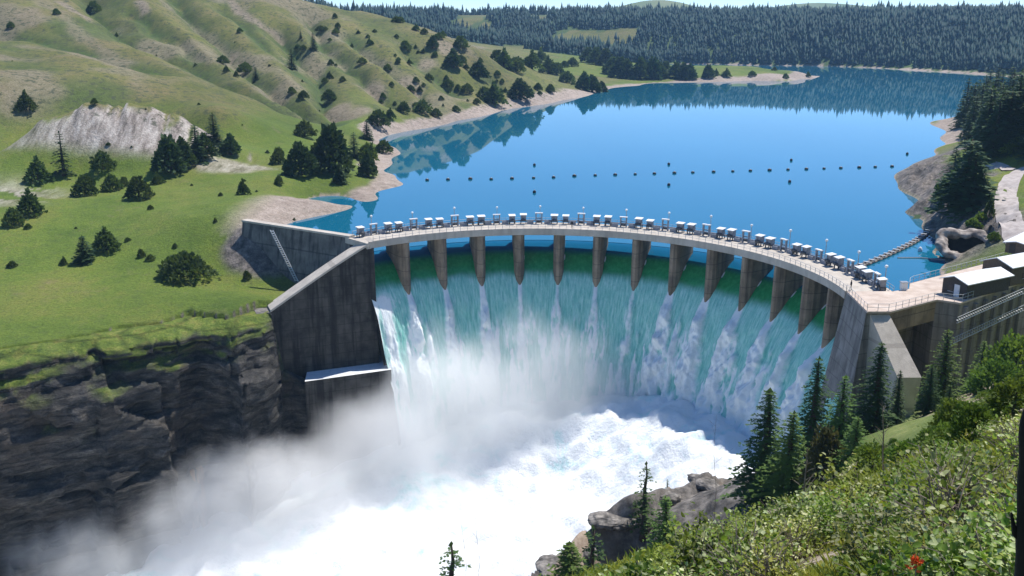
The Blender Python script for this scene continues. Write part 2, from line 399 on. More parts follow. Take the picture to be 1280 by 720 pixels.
def terrain_z(x, y):
    z = base_z(x, y)
    if GUL: z = z - gully_mask(x, y)[0] * sstep(5, 16, z)
    hill = sstep(13, 32, z) * (1 - sstep(800, 1000, y)) * sstep(330, 420, y) * (1 - sstep(100, 200, x))
    k = ridge(x, y)
    z = z - hill * 3.0 * sstep(.35, 1.0, k)
    z = z + hill * 1.2 * fbm(x / 14, y / 14, s=9, o=4)
    dry = sstep(.3, 3, z)
    z = z + dry * .35 * fbm(x / 5, y / 5, s=2, o=4) + dry * .5 * fbm(x / 22, y / 22, s=3, o=3)
    # scarp fluting
    sc = np.exp(-((x + 118) / 34) ** 2) * np.exp(-((y - 296) / 8) ** 2)
    z = z + sc * 2.6 * (np.abs(vnoise(x / 3.2 + .25 * y / 4, y / 30, s=21)) - .35) + sc * .8 * fbm(x / 1.5, y / 3, s=4)
    # rocky promontory on the right bank
    rk = sstep(60, 78, x) * (1 - sstep(215, 330, y) * sstep(120, 150, x)) * sstep(180, 205, y) * (1 - sstep(330, 380, y)) * dry * (1 - sstep(8, 9.5, z))
    z = z + rk * (2.6 * fbm(x / 5, y / 5, s=31, o=5) + .6 * np.round(2 * fbm(x / 8, y / 8, s=33, o=2)))
    e = ((x - INTAKE.x) / 5.0) ** 2 + ((y - INTAKE.y) / 6.5) ** 2
    z = np.where(e < 1.7, z - 7.5 * (1 - sstep(.7, 1.1, e)) + 1.0 * np.exp(-((e - 1.25) / .3) ** 2), z)
    ins = in_poly(x, y, GORGE); d = poly_dist(x, y, GORGE, True)
    z = np.where(ins, z - np.minimum(50, np.maximum(0, d - .7) * 60), z)
    return z
# right hillside below the camera
def hill_z(x, y):
    x = np.asarray(x, float); y = np.asarray(y, float)
    z = CAM_Z - 1.85 + .4364 * x - .5939 * y
    z = z - 1.6 * sstep(8, 30, y) + .5 * fbm(x / 6, y / 6, s=41, o=4) * sstep(3, 14, y) + 1.4 * fbm(x / 22, y / 22, s=43, o=3) * sstep(20, 60, y)
    z = np.where(y < 0, np.minimum(z, CAM_Z - 1.85 + .4364 * x - .1 * y), z)
    z = z - 10.0 * sstep(42, 70, y) * (1 - sstep(116, 132, y)) * (1 - sstep(22, 44, x)) * sstep(2.5, 8, poly_dist(x, y, EDGE))
    dE = poly_dist(x, y, EDGE); z = z + (4.2 + 2.2 * fbm(x / 9, y / 9, s=49, o=3)) * sstep(.5, 2.5, dE) * (1 - sstep(5.2, 7.4, dE)) * sstep(92, 106, y) * (1 - .6 * sstep(132, 150, y))
    rock = 1 - sstep(14, 24, dE)
    z = z + rock * (1.3 * fbm(x / 7, y / 7, s=47, o=4) + .5 * np.round(1.6 * fbm(x / 9 + .3 * y / 9, y / 9, s=48, o=2)))
    g = poly_dist(x, y, GULLY); z = z - 7.0 * np.exp(-(g / 5.0) ** 4)
    ins = in_poly(x, y, RIVER_SIDE); d = poly_dist(x, y, EDGE)
    z = np.where(ins, z - np.minimum(60, np.maximum(0, d - .5) * 7), z)
    return z
EDGE = [(-150, -40), (-75, 15), (-50, 52), (-28, 84), (-9, 106), (0.5, 115), (9, 128), (22, 139), (33, 147), (38, 151), (42, 158), (48, 164), (70, 168)]
RIVER_SIDE = EDGE + [(70, 260), (-260, 260), (-260, -40)]
GULLY = [(-6, 99), (1, 107), (8, 116), (14, 123)]
def hit(px, py, f=terrain_z, y0=95, y1=1600, n=5000):
    Ys = np.geomspace(y0, y1, n); p1 = at(px, py, Y=1.0)
    X = p1.x * Ys; Z = CAM_Z + (p1.z - CAM_Z) * Ys
    k = np.nonzero(Z <= f(X, Ys))[0]
    if len(k) == 0: return None
    k = k[0]; return Vector((X[k], Ys[k], float(f(X[k:k + 1], Ys[k:k + 1])[0])))

we = WING_END
lk = [arc(PH0 + (PH1 - PH0) * i / 139, 58.6) for i in range(140)] + [Vector(p) for p in ((60, 146, 0), (74, 158, 0), (100, 172, 0), (150, 260, 0), (300, 420, 0), (900, 800, 0), (900, 1900, 0), (-900, 1900, 0), (-300, 700, 0), (-140, 400, 0))] + [Vector((we.x - 30, we.y + 60, 0)), Vector((we.x - 3, we.y + 4, 0)), Vector((we.x, we.y, 0))]
LAKE_PLAN = [(p.x, p.y) for p in lk]
# ------------------------------------------------------------------ terrain material
def terrain_material():
    t = NT('terrain_ground'); o = t.coord('Object')
    a = t.attr('mask_a'); b = t.attr('mask_b')
    nf = t.noise(o, .5, 8, .65); nm = t.noise(o, .045, 7, .6); nl = t.noise(o, .012, 4)
    meadow = t.ramp(t.math('ADD', t.math('MULTIPLY', nm, .7), t.math('MULTIPLY', nf, .3)), [(.30, (.060, .110, .012)), (.48, (.118, .170, .022)), (.62, (.170, .188, .036)), (.74, (.21, .17, .075))])
    hillc = t.ramp(t.math('ADD', t.math('MULTIPLY', nm, .6), t.math('MULTIPLY', nf, .4)), [(.32, (.078, .100, .022)), (.46, (.138, .142, .036)), (.55, (.180, .160, .058)), (.68, (.235, .180, .092))])
    c = t.mix(b[1], meadow, hillc)                                        # mask_b.g: dry hillside
    rav = t.ramp(nf, [(.3, (.032, .062, .018)), (.7, (.075, .135, .028))])
    c = t.mix(b[0], c, rav)                                               # mask_b.r: moist ravine
    tan = t.ramp(nf, [(.3, (.19, .155, .10)), (.7, (.33, .27, .20))])
    c = t.mix(b[2], c, tan)                                               # mask_b.b: bare tracks and dry spurs
    beach = t.ramp(nf, [(.3, (.26, .205, .165)), (.7, (.46, .38, .32))])
    c = t.mix(a[0], c, beach)
    bare = t.ramp(t.noise(t.coord('Object', (.42, .12, .05)), 1.0, 8, .72), [(.34, (.10, .08, .065)), (.47, (.33, .28, .24)), (.64, (.58, .52, .46))])
    c = t.mix(a[1], c, bare)
    rock = t.ramp(t.noise(o, .6, 9, .7), [(.32, (.05, .045, .04)), (.5, (.16, .14, .125)), (.7, (.34, .29, .25))])
    c = t.mix(a[2], c, rock)
    c = t.mix(1.0, c, t.ramp(nl, [(.3, .74), (.7, 1.06)]), 'MULTIPLY')
    c = t.mix(1.0, c, t.ramp(t.noise(o, 2.2, 6, .75), [(.32, .55), (.5, 1.0), (.7, 1.3)]), 'MULTIPLY')
    c = t.mix(t.math('MULTIPLY', t.ramp(t.noise(o, .16, 8, .7), [(.58, 0.0), (.70, 1.0)]), .35), c, (.20, .15, .09))
    sg = t.ramp(t.noise(o, .42, 5, .7), [(.535, 0.0), (.60, 1.0)]); sg = t.math('MULTIPLY', sg, t.math('ADD', t.math('MULTIPLY', b[1], .75), .18))
    c = t.mix(sg, c, (.055, .066, .034))
    t.bump(t.noise(o, 1.3, 8, .7), .9, .5)
    return t.done(c, .95)
M['terrain'] = terrain_material()

init_gullies()
# grid: azimuth x distance around the view point, finer where it is near
az = np.linspace(math.radians(-42), math.radians(40), 620); dist = np.geomspace(118, 2300, 460)
A_, D_ = np.meshgrid(az, dist); TX = D_ * np.sin(A_); TY = D_ * np.cos(A_)
TZ = terrain_z(TX, TY)
ter = mesh_obj('terrain', np.c_[TX.ravel(), TY.ravel(), TZ.ravel()], grid_faces(*TX.shape), M['terrain'], smooth=True)
tag(ter, kind='structure')
TB = base_z(TX, TY); KR = ridge(TX, TY)
gy, gx = np.gradient(TZ); nrm = ter.data.vertices
nz = np.array([v.normal.z for v in nrm]).reshape(TX.shape)
nn = fbm(TX / 9, TY / 9, s=61, o=4)
ds = np.minimum(poly_dist(TX, TY, SHORE), poly_dist(TX, TY, SHORE_R[:4]))
bw = 8 + 4 * nn + 9 * sstep(330, 190, TY) + 5 * sstep(400, 800, TY)
m_beach = np.maximum((1 - sstep(bw * .8, bw * 1.15, ds)) * (TZ < 6) , (TZ < .25) & in_poly(TX, TY, LAKE_PLAN))
_wd = Vector((WING_END.x - L_END.x, WING_END.y - L_END.y - 5, 0)).normalized()
m_beach = m_beach * (((TX - WING_END.x) * _wd.y * -1 + (TY - WING_END.y) * _wd.x) * -1 > -1.0 - 2 * nn)
farshore = (TY > 860) & (TZ < 1.6) & (nn > -.05)
m_beach = np.maximum(m_beach, farshore)
scarp = np.exp(-(((TX + 112) / 40) ** 4)) * sstep(276, 282, TY) * (1 - sstep(309, 315, TY))
m_bare = scarp * sstep(.93, .86, nz) * (TZ > 4)
m_bare = np.maximum(m_bare, (1 - sstep(0, 26, np.hypot(TX + 135, (TY - 250) * 1.2))) * .8 * (nn > -.1))
gm = at(328, 324, z=-3.8)
m_beach = m_beach * np.where((TY < 275) & (TX < 0), sstep(WING_END.x - 9, WING_END.x + 1, TX), 1.0)
m_rock = (1 - sstep(.75, 1.1, np.hypot((TX - gm.x) / 8.5, (TY - gm.y) / 8.0) + .25 * nn))
m_rock = np.maximum(m_rock, sstep(60, 76, TX) * sstep(176, 190, TY) * (1 - sstep(330, 380, TY)) * (1 - sstep(7.6, 9.2, TZ + 1.5 * nn)) * (1 - .8 * m_beach))
m_rock = np.maximum(m_rock, sstep(.62, .5, nz) * (1 - m_bare) * (TY < 330))
mound = at(268, 208, z=6); m_bare = np.maximum(m_bare, .7 * (1 - sstep(.6, 1.1, np.hypot((TX - mound.x - 4) / 14, (TY - mound.y) / 10) + .3 * nn)))
hillm = np.maximum(sstep(9, 22, TB + 5 * nn) * (TY > 290), sstep(400, 500, TY + 60 * nn) * sstep(.8, 3, TB) * .9 * (TY < 830))
m_rav = sstep(.55, .95, KR + .25 * nn) * sstep(18, 30, TB) * (TY < 1000) * (TX < 150) * .85
m_rav = np.maximum(m_rav * .5, gully_mask(TX, TY)[1] * .9 * sstep(-.5, .1, nn + .2) * (TB > 8))
m_rav = np.maximum(m_rav, .6 * sstep(.25, .5, fbm(TX / 50, TY / 70, s=71, o=3)) * hillm)
m_tan = sstep(.16, .02, KR - .1 * nn) * sstep(18, 30, TB) * .55 * (TY < 900) * (TX < 100)
m_tan = np.maximum(m_tan, .65 * sstep(.2, .45, fbm(TX / 35 + 9, TY / 35, s=73, o=3)) * hillm * (TY < 1000))
# bare tracks running down the slope
def pxline(pts): return [tuple(p) for p in (hit(x, y) for x, y in pts) if p is not None]
TRK = [pxline([(288, 2), (296, 12), (312, 24), (330, 36), (350, 52)]), pxline([(75, 3), (92, 14), (110, 24)]), pxline([(176, 2), (182, 14)])]
for tr in TRK:
    if len(tr) > 1: m_tan = np.maximum(m_tan, 1 - sstep(1.2, 4.5, poly_dist(TX, TY, tr) + 1.5 * nn))
for (x, y, r) in [(536, 80, 8), (558, 60, 9), (465, 118, 8), (510, 107, 10), (290, 78, 6), (450, 140, 7), (425, 143, 8)]:
    p = hit(x, y)
    if p is not None: m_tan = np.maximum(m_tan, .9 * (1 - sstep(.4, 1.1, np.hypot((TX - p.x) / r, (TY - p.y) / (r * 1.6)) + .5 * nn)))
forest_glade = fbm(TX / 70, TY / 110, s=181, o=3)
hillm = np.maximum(hillm * .95, 0)
fl_ = (TY > 860) & ((TX > 300) | (TY > 1090)); m_rav = np.where(fl_ & ((forest_glade < .34) | (TX > 320)), .95, m_rav); m_tan = np.where(fl_, m_tan * .4, m_tan)
set_attr(ter, 'mask_a', np.c_[m_beach.ravel(), m_bare.ravel(), m_rock.ravel()])
set_attr(ter, 'mask_b', np.c_[m_rav.ravel(), hillm.ravel(), m_tan.ravel()])

# base sheet far below, out to the horizon
gs = mesh_obj('ground', [(-3100, -90, -62), (3100, -90, -62), (3100, 5300, -62), (-3100, 5300, -62)], [(0, 1, 2, 3)], simple('distant_ground', [(.3, (.05, .07, .03)), (.7, (.09, .10, .045))], .01, .95, 0))
tag(gs, kind='structure')
# distant green hills
def far_hill(name, px0, px1, top_px, Y0):
    xs = np.linspace(px0, px1, 60); V = []; ztop = []
    for i, x in enumerate(xs):
        yy = top_px(x) + 1.2 * float(fbm(x / 60, 0, s=91, o=3))
        p = at(x, yy, Y=Y0); V += [(p.x, p.y - 500, -20), (p.x, p.y - 150, p.z * .7), tuple(p), (p.x, p.y + 500, -20)]
    o = mesh_obj(name, V, grid_faces(60, 4), M['terrain_far'], smooth=True); tag(recalc(o), kind='structure'); return o
M['terrain_far'] = simple('far_grassland', [(.3, (.10, .15, .05)), (.7, (.19, .20, .09))], .008, .95, 0)
far_hill('hills', 640, 1000, lambda x: 30 - 30 * math.exp(-((x - 820) / 85) ** 2) - 8 * math.exp(-((x - 940) / 40) ** 2), 2900)
far_hill('hills', 860, 1420, lambda x: 30 - 24 * math.exp(-((x - 1010) / 100) ** 2) - 22 * math.exp(-((x - 1210) / 130) ** 2), 3600)

# ------------------------------------------------------------------ lake
def lake_material():
    t = NT('lake_water'); o = t.coord('Object', (1, .35, 1))
    n = t.noise(t.coord('Object', (.02, .008, 1)), 1.0, 4)
    c = t.ramp(n, [(.3, (.005, .110, .190)), (.7, (.007, .128, .220))])
    t.bump(t.noise(o, 1.6, 4, .6), .018, .05)
    t.p.inputs['IOR'].default_value = 1.333; t.p.inputs['Specular IOR Level'].default_value = .5
    return t.done(c, .02)
M['lake'] = lake_material()
lake = mesh_obj('lake', lk[::-1], [tuple(range(len(lk)))], M['lake'])
recalc(lake)
if lake.data.polygons[0].normal.z < 0: lake.data.flip_normals()
tag(lake, kind='structure')
# ------------------------------------------------------------------ right hillside under the camera
az = np.linspace(math.radians(-62), math.radians(78), 640); dist = np.r_[np.linspace(.3, 2.4, 8), np.geomspace(2.6, 60, 180), np.geomspace(60.6, 200, 200)]
A_, D_ = np.meshgrid(az, dist); HX = D_ * np.sin(A_); HY = D_ * np.cos(A_) - 1.5
HZ = hill_z(HX, HY)
# nothing of the hillside lies under the lake or behind the right abutment
_wp = [at(x, y, z=4.2) for x, y in ((1083, 391), (1112, 391), (1170, 376), (1199, 380), (1282, 352), (1420, 318))]
yw = np.interp(HX, [p.x for p in _wp], [p.y for p in _wp])
HZ = np.where((HX > 52) & (HY > yw + .8), np.minimum(HZ, -20), HZ)
hs = mesh_obj('hillside', np.c_[HX.ravel(), HY.ravel(), HZ.ravel()], grid_faces(*HX.shape), None, smooth=True)
def hillside_material():
    t = NT('hillside_ground'); o = t.coord('Object'); a = t.attr('mask_a')
    nf = t.noise(o, 1.6, 9, .68); nm = t.noise(o, .16, 6, .6)
    c = t.ramp(t.math('ADD', t.math('MULTIPLY', nm, .55), t.math('MULTIPLY', nf, .45)), [(.30, (.045, .07, .014)), (.48, (.11, .15, .03)), (.60, (.19, .21, .06)), (.72, (.26, .22, .10))])
    rock = t.ramp(t.noise(o, .5, 9, .7), [(.32, (.03, .028, .026)), (.48, (.11, .10, .092)), (.68, (.27, .245, .22))])
    c = t.mix(a[2], c, rock)
    c = t.mix(a[1], c, t.ramp(nf, [(.3, (.24, .18, .13)), (.7, (.42, .34, .27))]))
    t.bump(nf, .8, .15)
    return t.done(c, .95)
hs.data.materials.clear(); hs.data.materials.append(hillside_material())
nzh = np.array([v.normal.z for v in hs.data.vertices]).reshape(HX.shape)
nh = fbm(HX / 5, HY / 5, s=101, o=4)
rk = 1 - sstep(16, 30, poly_dist(HX, HY, EDGE) + 7 * nh)
rk = np.maximum(rk, sstep(.6, .45, nzh))
rk = np.maximum(rk, in_poly(HX, HY, RIVER_SIDE))
bare = .9 * sstep(.12, .4, fbm(HX / 7, HY / 7, s=103, o=4)) * (HY > 12)
for (x, y, r) in [(1215, 492, 6), (1190, 505, 4), (1250, 478, 4), (990, 640, 2), (740, 705, 6)]:
    p = hit(x, y, hill_z, 3, 150)
    if p is not None: bare = np.maximum(bare, 1 - sstep(.5, 1.1, np.hypot(HX - p.x, HY - p.y) / r + .4 * nh))
set_attr(hs, 'mask_a', np.c_[np.zeros(rk.size), bare.ravel(), rk.ravel()])
tag(hs, kind='structure')

# ------------------------------------------------------------------ left gorge cliff
def rock_material():
    t = NT('gorge_rock'); o = t.coord('Object'); a = t.attr('mask_a')
    n = t.noise(t.coord('Object', (.5, .5, 1.6)), .55, 9, .7); n2 = t.noise(o, .09, 5)
    c = t.ramp(n, [(.30, (.008, .008, .008)), (.47, (.036, .034, .032)), (.60, (.085, .078, .07)), (.74, (.18, .165, .15))])
    c = t.mix(t.math('MULTIPLY', t.ramp(n2, [(.48, 0.0), (.66, 1.0)]), .6), c, (.075, .055, .04))
    g = t.ramp(t.noise(o, .5, 7, .65), [(.3, (.05, .085, .016)), (.5, (.12, .165, .026)), (.7, (.21, .205, .05))])
    c = t.mix(a[1], c, g)
    vo = t.new('TexVoronoi', feature='DISTANCE_TO_EDGE'); vo.inputs['Scale'].default_value = .30; t.L(t.mix(.12, t.coord('Object', (.40, .40, 1.7)), t.noise(o, .5, 4), 'ADD'), vo.inputs['Vector'])
    cr = t.ramp(t.math('ADD', vo.outputs['Distance'], t.math('MULTIPLY', n, .10)), [(.04, .55), (.16, 1.0)])
    c = t.mix(1.0, c, cr, 'MULTIPLY')
    nf = t.noise(o, 2.5, 8, .75); c = t.mix(1.0, c, t.ramp(nf, [(.3, .55), (.7, 1.5)]), 'MULTIPLY')
    t.bump(t.math('ADD', n, t.math('ADD', t.math('MULTIPLY', cr, .5), t.math('MULTIPLY', nf, .4))), 1.0, .6)
    return t.done(c, t.mix(a[1], (.62, .62, .62), (.95, .95, .95)))
M['rock'] = rock_material()
def resample(Pl, step):
    Pl = [Vector(p) for p in Pl]; out = []; L = [0]
    for a, b in zip(Pl, Pl[1:]): L.append(L[-1] + (b - a).length)
    n = max(2, int(L[-1] / step)); j = 0
    for i in range(n + 1):
        s = L[-1] * i / n
        while j < len(L) - 2 and s > L[j + 1]: j += 1
        out.append(Pl[j].lerp(Pl[j + 1], min(1, (s - L[j]) / max(1e-6, L[j + 1] - L[j]))))
    return out
FOOT_IN = Vector((L_END.x + 4, L_END.y - 4, -24))
top_line = RIM + [Vector((CAP_END.x + 2.0, CAP_END.y - 1.0, -20)), at(381, 481, z=-22.4), at(489, 466, z=-22.4), at(503, 486, z=-26)]
tl = resample(top_line, .55); nT = len(tl)
tp = np.array([tuple(p) for p in tl])
tang = np.gradient(tp[:, :2], axis=0)
k = 21; pad = np.pad(tang, ((k, k), (0, 0)), 'edge'); tang = np.stack([np.convolve(pad[:, i], np.ones(2 * k + 1) / (2 * k + 1), 'valid') for i in (0, 1)], 1)
tang /= np.linalg.norm(tang, axis=1)[:, None]; nor = np.c_[tang[:, 1], -tang[:, 0]]
sarc = np.r_[0, np.cumsum(np.linalg.norm(np.diff(tp[:, :2], axis=0), axis=1))]
nR = 110; v = np.linspace(0, 1, nR)[None, :]; S = sarc[:, None] + 0 * v
ztop = tp[:, 2][:, None]; zz = ztop + (-54 - ztop) * v; dep = ztop - zz
isroot = sstep(sarc[-1] - 30, sarc[-1] - 22, S)             # smooth masonry-like rock under the buttress
# stepped strata: overhangs and ledges
lay = zz / 3.4 + .5 * fbm(S / 24, zz / 20, s=111, o=2)
off = 1.6 * (_h(np.floor(lay).astype(np.int64), np.floor(S / 7.0 + 3 * vnoise(np.floor(lay) * 7.7, 0)).astype(np.int64), 0 * lay.astype(np.int64), 5) - .5)
blk = np.floor(S / 16 + .7 * vnoise(zz / 9, S / 30, s=113)).astype(np.int64)
off = off + 1.7 * (_h(np.floor(S / 5.2 + .8 * vnoise(zz / 5, S / 9, s=114)).astype(np.int64), np.floor(zz / 4.6 + .6 * vnoise(S / 12, 0, s=116)).astype(np.int64), 0 * blk, 13) - .5)
off = off + 4.2 * (_h(blk, np.floor(zz / 11).astype(np.int64), 0 * blk, 9) - .5)
off = off + 1.2 * fbm(S / 5, zz / 4, s=115, o=5)
off = off * (1 - .75 * isroot) + isroot * .5 * fbm(S / 3, zz / 3, s=117, o=4)
# grassy benches under the rim: the upper part leans back
bench = 3.2 * sstep(0, 1.8, dep) + 1.6 * np.floor(np.clip(dep, 0, 9) / 3.0 + .5 * vnoise(S / 9, 0, s=119))
off = off * sstep(0, 2.0, dep) + bench * (1 - isroot) + dep * .06
CXY = tp[:, None, :2] + nor[:, None, :] * (off - .6)[:, :, None]
CXY[:, 0] = tp[:, :2] - nor * 6.0; zz[:, 0] = ztop[:, 0] - .25; zz[:, 1] = ztop[:, 0] + .02
cliff = mesh_obj('cliff', np.c_[CXY.reshape(-1, 2), (zz + .25 * fbm(S / 2, zz / 2, s=121) * sstep(0, 1, dep)).ravel()], grid_faces(nT, nR)[:, ::-1].copy(), M['rock'])
cn = np.array([q.normal.z for q in cliff.data.vertices]).reshape(nT, nR)
gr = sstep(.30, .6, np.abs(cn)) * sstep(8, 3, dep + 6 * fbm(S / 6, zz / 4, s=123)) * (1 - isroot)
gr = np.maximum(gr, sstep(2.2, .6, dep + 1.6 * fbm(S / 3, zz, s=125)) * (1 - isroot))
gr = np.maximum(gr, .4 * sstep(.42, .56, fbm(S / 5, zz / 3, s=127, o=4)) * sstep(22, 12, dep) * (1 - isroot) * sstep(.1, .35, np.abs(cn)))
set_attr(cliff, 'mask_a', np.c_[np.zeros(gr.size), gr.ravel(), np.zeros(gr.size)])
tag(cliff, kind='structure')

# rust-stained portal at the foot of the cliff
portal = empty('tailrace_portal', at(268, 640, Y=168.5))
tag(portal, 'rust streaked concrete portal half lost in mist at the foot of the dark cliff', 'portal')
def local(o, pts): return [Vector(p) - o.location for p in pts]
pa, pb = at(240, 588, Y=166.3), at(306, 579, Y=171.6)
rzp = math.atan2(pb.y - pa.y, pb.x - pa.x)
for px_, w in ((243, 3.0), (305, 1.3)):
    q = at(px_, 585, Y=166.6 if px_ < 300 else 171.9)
    mb = MB()
    for dx in ((-w * .28, w * .28) if w > 2 else (0,)):
        mb.box(Vector((q.x + dx * math.cos(rzp), q.y + dx * math.sin(rzp), q.z - 12)) - portal.location, (w * (.42 if w > 2 else 1), 1.6, 24), rzp)
    mb.build('column', M['rust'], portal)
md = (pa + pb) / 2
MB().box(md - portal.location + Vector((0, .3, .35)), ((pb - pa).length + 2.5, 1.9, .8), rzp).build('lintel', M['conc_dark'], portal)
MB().box(md - portal.location + Vector((-.4, 1.4, -12)), ((pb - pa).length + 1, .6, 24), rzp).build('gate_panel', M['dark_steel'], portal)

# ------------------------------------------------------------------ the dam
dam = empty('arch_dam', (CX, CY, 0))
tag(dam, 'curved concrete arch dam with thirteen piers spilling green water between two training walls', 'dam')
O = Vector((CX, CY, 0))
def sub(pts): return [Vector(p) - O for p in pts]
# spillway body: ogee profile swept along the arc
PROF = [(60, -.01), (58.4, -.04), (57.4, -.25), (56.3, -.85), (55, -1.5), (53.5, -2.6), (52, -4.2), (50.7, -5.8), (49.5, -7.7), (48, -10.8), (46.2, -16.5), (44.4, -22), (42.6, -29), (41, -36), (39, -46)]
def prof(n, dr=0.0, z0=None):
    p = np.array(PROF); s = np.r_[0, np.cumsum(np.hypot(*np.diff(p, axis=0).T))]
    q = np.linspace(0, s[-1], n)
    # smooth through cubic-like averaging of linear samples
    r = np.interp(q, s, p[:, 0]); z = np.interp(q, s, p[:, 1])
    kk = max(1, n // 40)
    f = lambda a: np.convolve(np.pad(a, kk, 'edge'), np.ones(2 * kk + 1) / (2 * kk + 1), 'valid')
    return f(r), f(z), q
r_, z_, q_ = prof(40)
phs = np.linspace(PH0 - .01, PH1 + .01, 90)
V = []
for ph in phs:
    for r, z in zip(np.r_[58.2, r_ + 1.6], np.r_[-60, z_ - 1.6]): V.append(arc(ph, min(r, 58.2), z) - O)
mesh_obj('spillway_body', V, grid_faces(90, 41), M['conc_dark'], dam, True)
# piers: battered V-shaped nose following the falling water
for ph in PIER:
    er = Vector((math.sin(ph), math.cos(ph), 0)); et = Vector((math.cos(ph), -math.sin(ph), 0)); hw = 1.12
    def pt(r, w, z): return er * r + et * w + Vector((0, 0, z))
    prof_t = [(58.4, .55), (57.6, hw), (51.3, hw), (50.25, .78), (49.75, .30), (49.75, -.30), (50.25, -.78), (51.3, -hw), (57.6, -hw), (58.4, -.55)]
    prof_b = [(58.4, .55), (57.6, hw), (50.9, hw), (49.85, .78), (49.2, .15), (49.2, -.15), (49.85, -.78), (50.9, -hw), (57.6, -hw), (58.4, -.55)]
    mb = MB().prism([pt(r, w, SOFFIT_Z) for r, w in prof_t], [pt(r, w, -13) for r, w in prof_b])
    recalc(mb.build('pier', M['conc_pier'], dam))
# deck slab, sidewalk edge beam and railing
def arc_slab(r0, r1, z0, z1, a, b, n=120):
    V = []
    for i in range(n):
        ph = a + (b - a) * i / (n - 1)
        V += [arc(ph, r0, z1) - O, arc(ph, r1, z1) - O, arc(ph, r1, z0) - O, arc(ph, r0, z0) - O]
    F = []
    for i in range(n - 1):
        for k in range(4): F.append((i * 4 + k, i * 4 + (k + 1) % 4, (i + 1) * 4 + (k + 1) % 4, (i + 1) * 4 + k))
    F += [(3, 2, 1, 0), tuple((n - 1) * 4 + k for k in range(4))]
    return V, F
recalc(MB().add(*arc_slab(49.75, 57.6, SOFFIT_Z + .004, DECK_Z, PH0 - .03, PH1)).build('bridge_deck', M['conc_pale'], dam))
recalc(MB().add(*arc_slab(49.5, 49.95, SOFFIT_Z + .15, DECK_Z + .28, PH0 - .02, PH1)).build('edge_beam', M['conc_pale'], dam))
mb = MB(); nP = 76
for i in range(nP):
    ph = PH0 + (PH1 - PH0) * i / (nP - 1); mb.box(arc(ph, 49.72, DECK_Z + .7) - O, (.07, .07, .95), -ph)
for h in (.72, 1.15):
    mb.tube([p - O for p in arc_pts(49.72, PH0, PH1, 90, DECK_Z + h)], .035, 4)
mb.build('railing', M['rail'], dam)
mb = MB()
for i in range(nP):
    ph = PH0 + (PH1 - PH0) * i / (nP - 1); mb.box(arc(ph, 57.45, DECK_Z + .55) - O, (.07, .07, 1.1), -ph)
for h in (.6, 1.08): mb.tube([p - O for p in arc_pts(57.45, PH0, PH1, 90, DECK_Z + h)], .035, 4)
mb.build('railing', M['rail'], dam)
# left training wall with sloping coping, and the wing wall behind the pocket
lw0 = arc(PH0, 49.6, DECK_Z); lw1 = CAP_END.copy()
dirw = (lw1 - lw0); dirw.z = 0; dirw.normalize(); nw = Vector((dirw.y, -dirw.x, 0))
if nw.dot(Vector((-1, 1, 0))) < 0: nw = -nw
# coping descends in two slopes: gentle at first, then steeper
top = []
NS = 14
for i in range(NS + 1):
    f = i / NS; p = lw0.lerp(lw1, f); p.z = DECK_Z + (lw1.z - DECK_Z) * (f ** 1.08); top.append(p)
thick = 3.6
mb = MB()
for i in range(NS):
    a, b = top[i], top[i + 1]
    A2, B2 = a + nw * thick, b + nw * thick
    mb.prism([a, b, B2, A2], [(p.x - nw.x * e, p.y - nw.y * e, -26.5) for p, e in ((a, .9), (b, .9), (B2, 0), (A2, 0))])
recalc(mb.build('training_wall', M['conc_dark'], dam))
mb = MB()
for i in range(NS):
    a, b = top[i] - nw * .35, top[i + 1] - nw * .35
    A2, B2 = top[i] + nw * (thick + .3), top[i + 1] + nw * (thick + .3)
    up = Vector((0, 0, .45))
    mb.prism([a + up, b + up, B2 + up, A2 + up], [tuple(q + Vector((0, 0, .004))) for q in (a, b, B2, A2)])
recalc(mb.build('coping', M['conc_pale'], dam))
# lower raking end of the wall, down to the white ledge
e0 = lw1 - nw * .3; e1 = at(387, 470, z=-25); back = dirw * 5.0
mb = MB().prism([e0, e0 + back * .55, e0 + back * .55 + nw * 4.5, e0 + nw * 4.5], [tuple(e1), tuple(e1 + back * .5), tuple(e1 + back * .5 + nw * 4.5), tuple(e1 + nw * 4.5)])
recalc(mb.build('wall_toe', M['conc_wing'], dam))
# ledge at the training wall foot, sunlight painted in as a white top
f0, f1 = at(480, 447, z=-24.0), at(383, 462, z=-24.0)
w0 = Vector((f0.x, f0.y, 0)); w1 = Vector((f1.x, f1.y, 0))
fz = -21.2
c0, c1, c2, c3 = at(381, 477, z=fz), at(489, 462, z=fz), at(483, 436, z=fz), at(388, 446, z=fz)
recalc(MB().prism([c0, c1, c2, c3], -44).build('ledge', [M['conc_dark'], M['white_roof']], dam))
led = [o for o in dam.children if o.name.startswith('ledge')][0]
for p_ in led.data.polygons:
    if p_.normal.z > .7: p_.material_index = 1
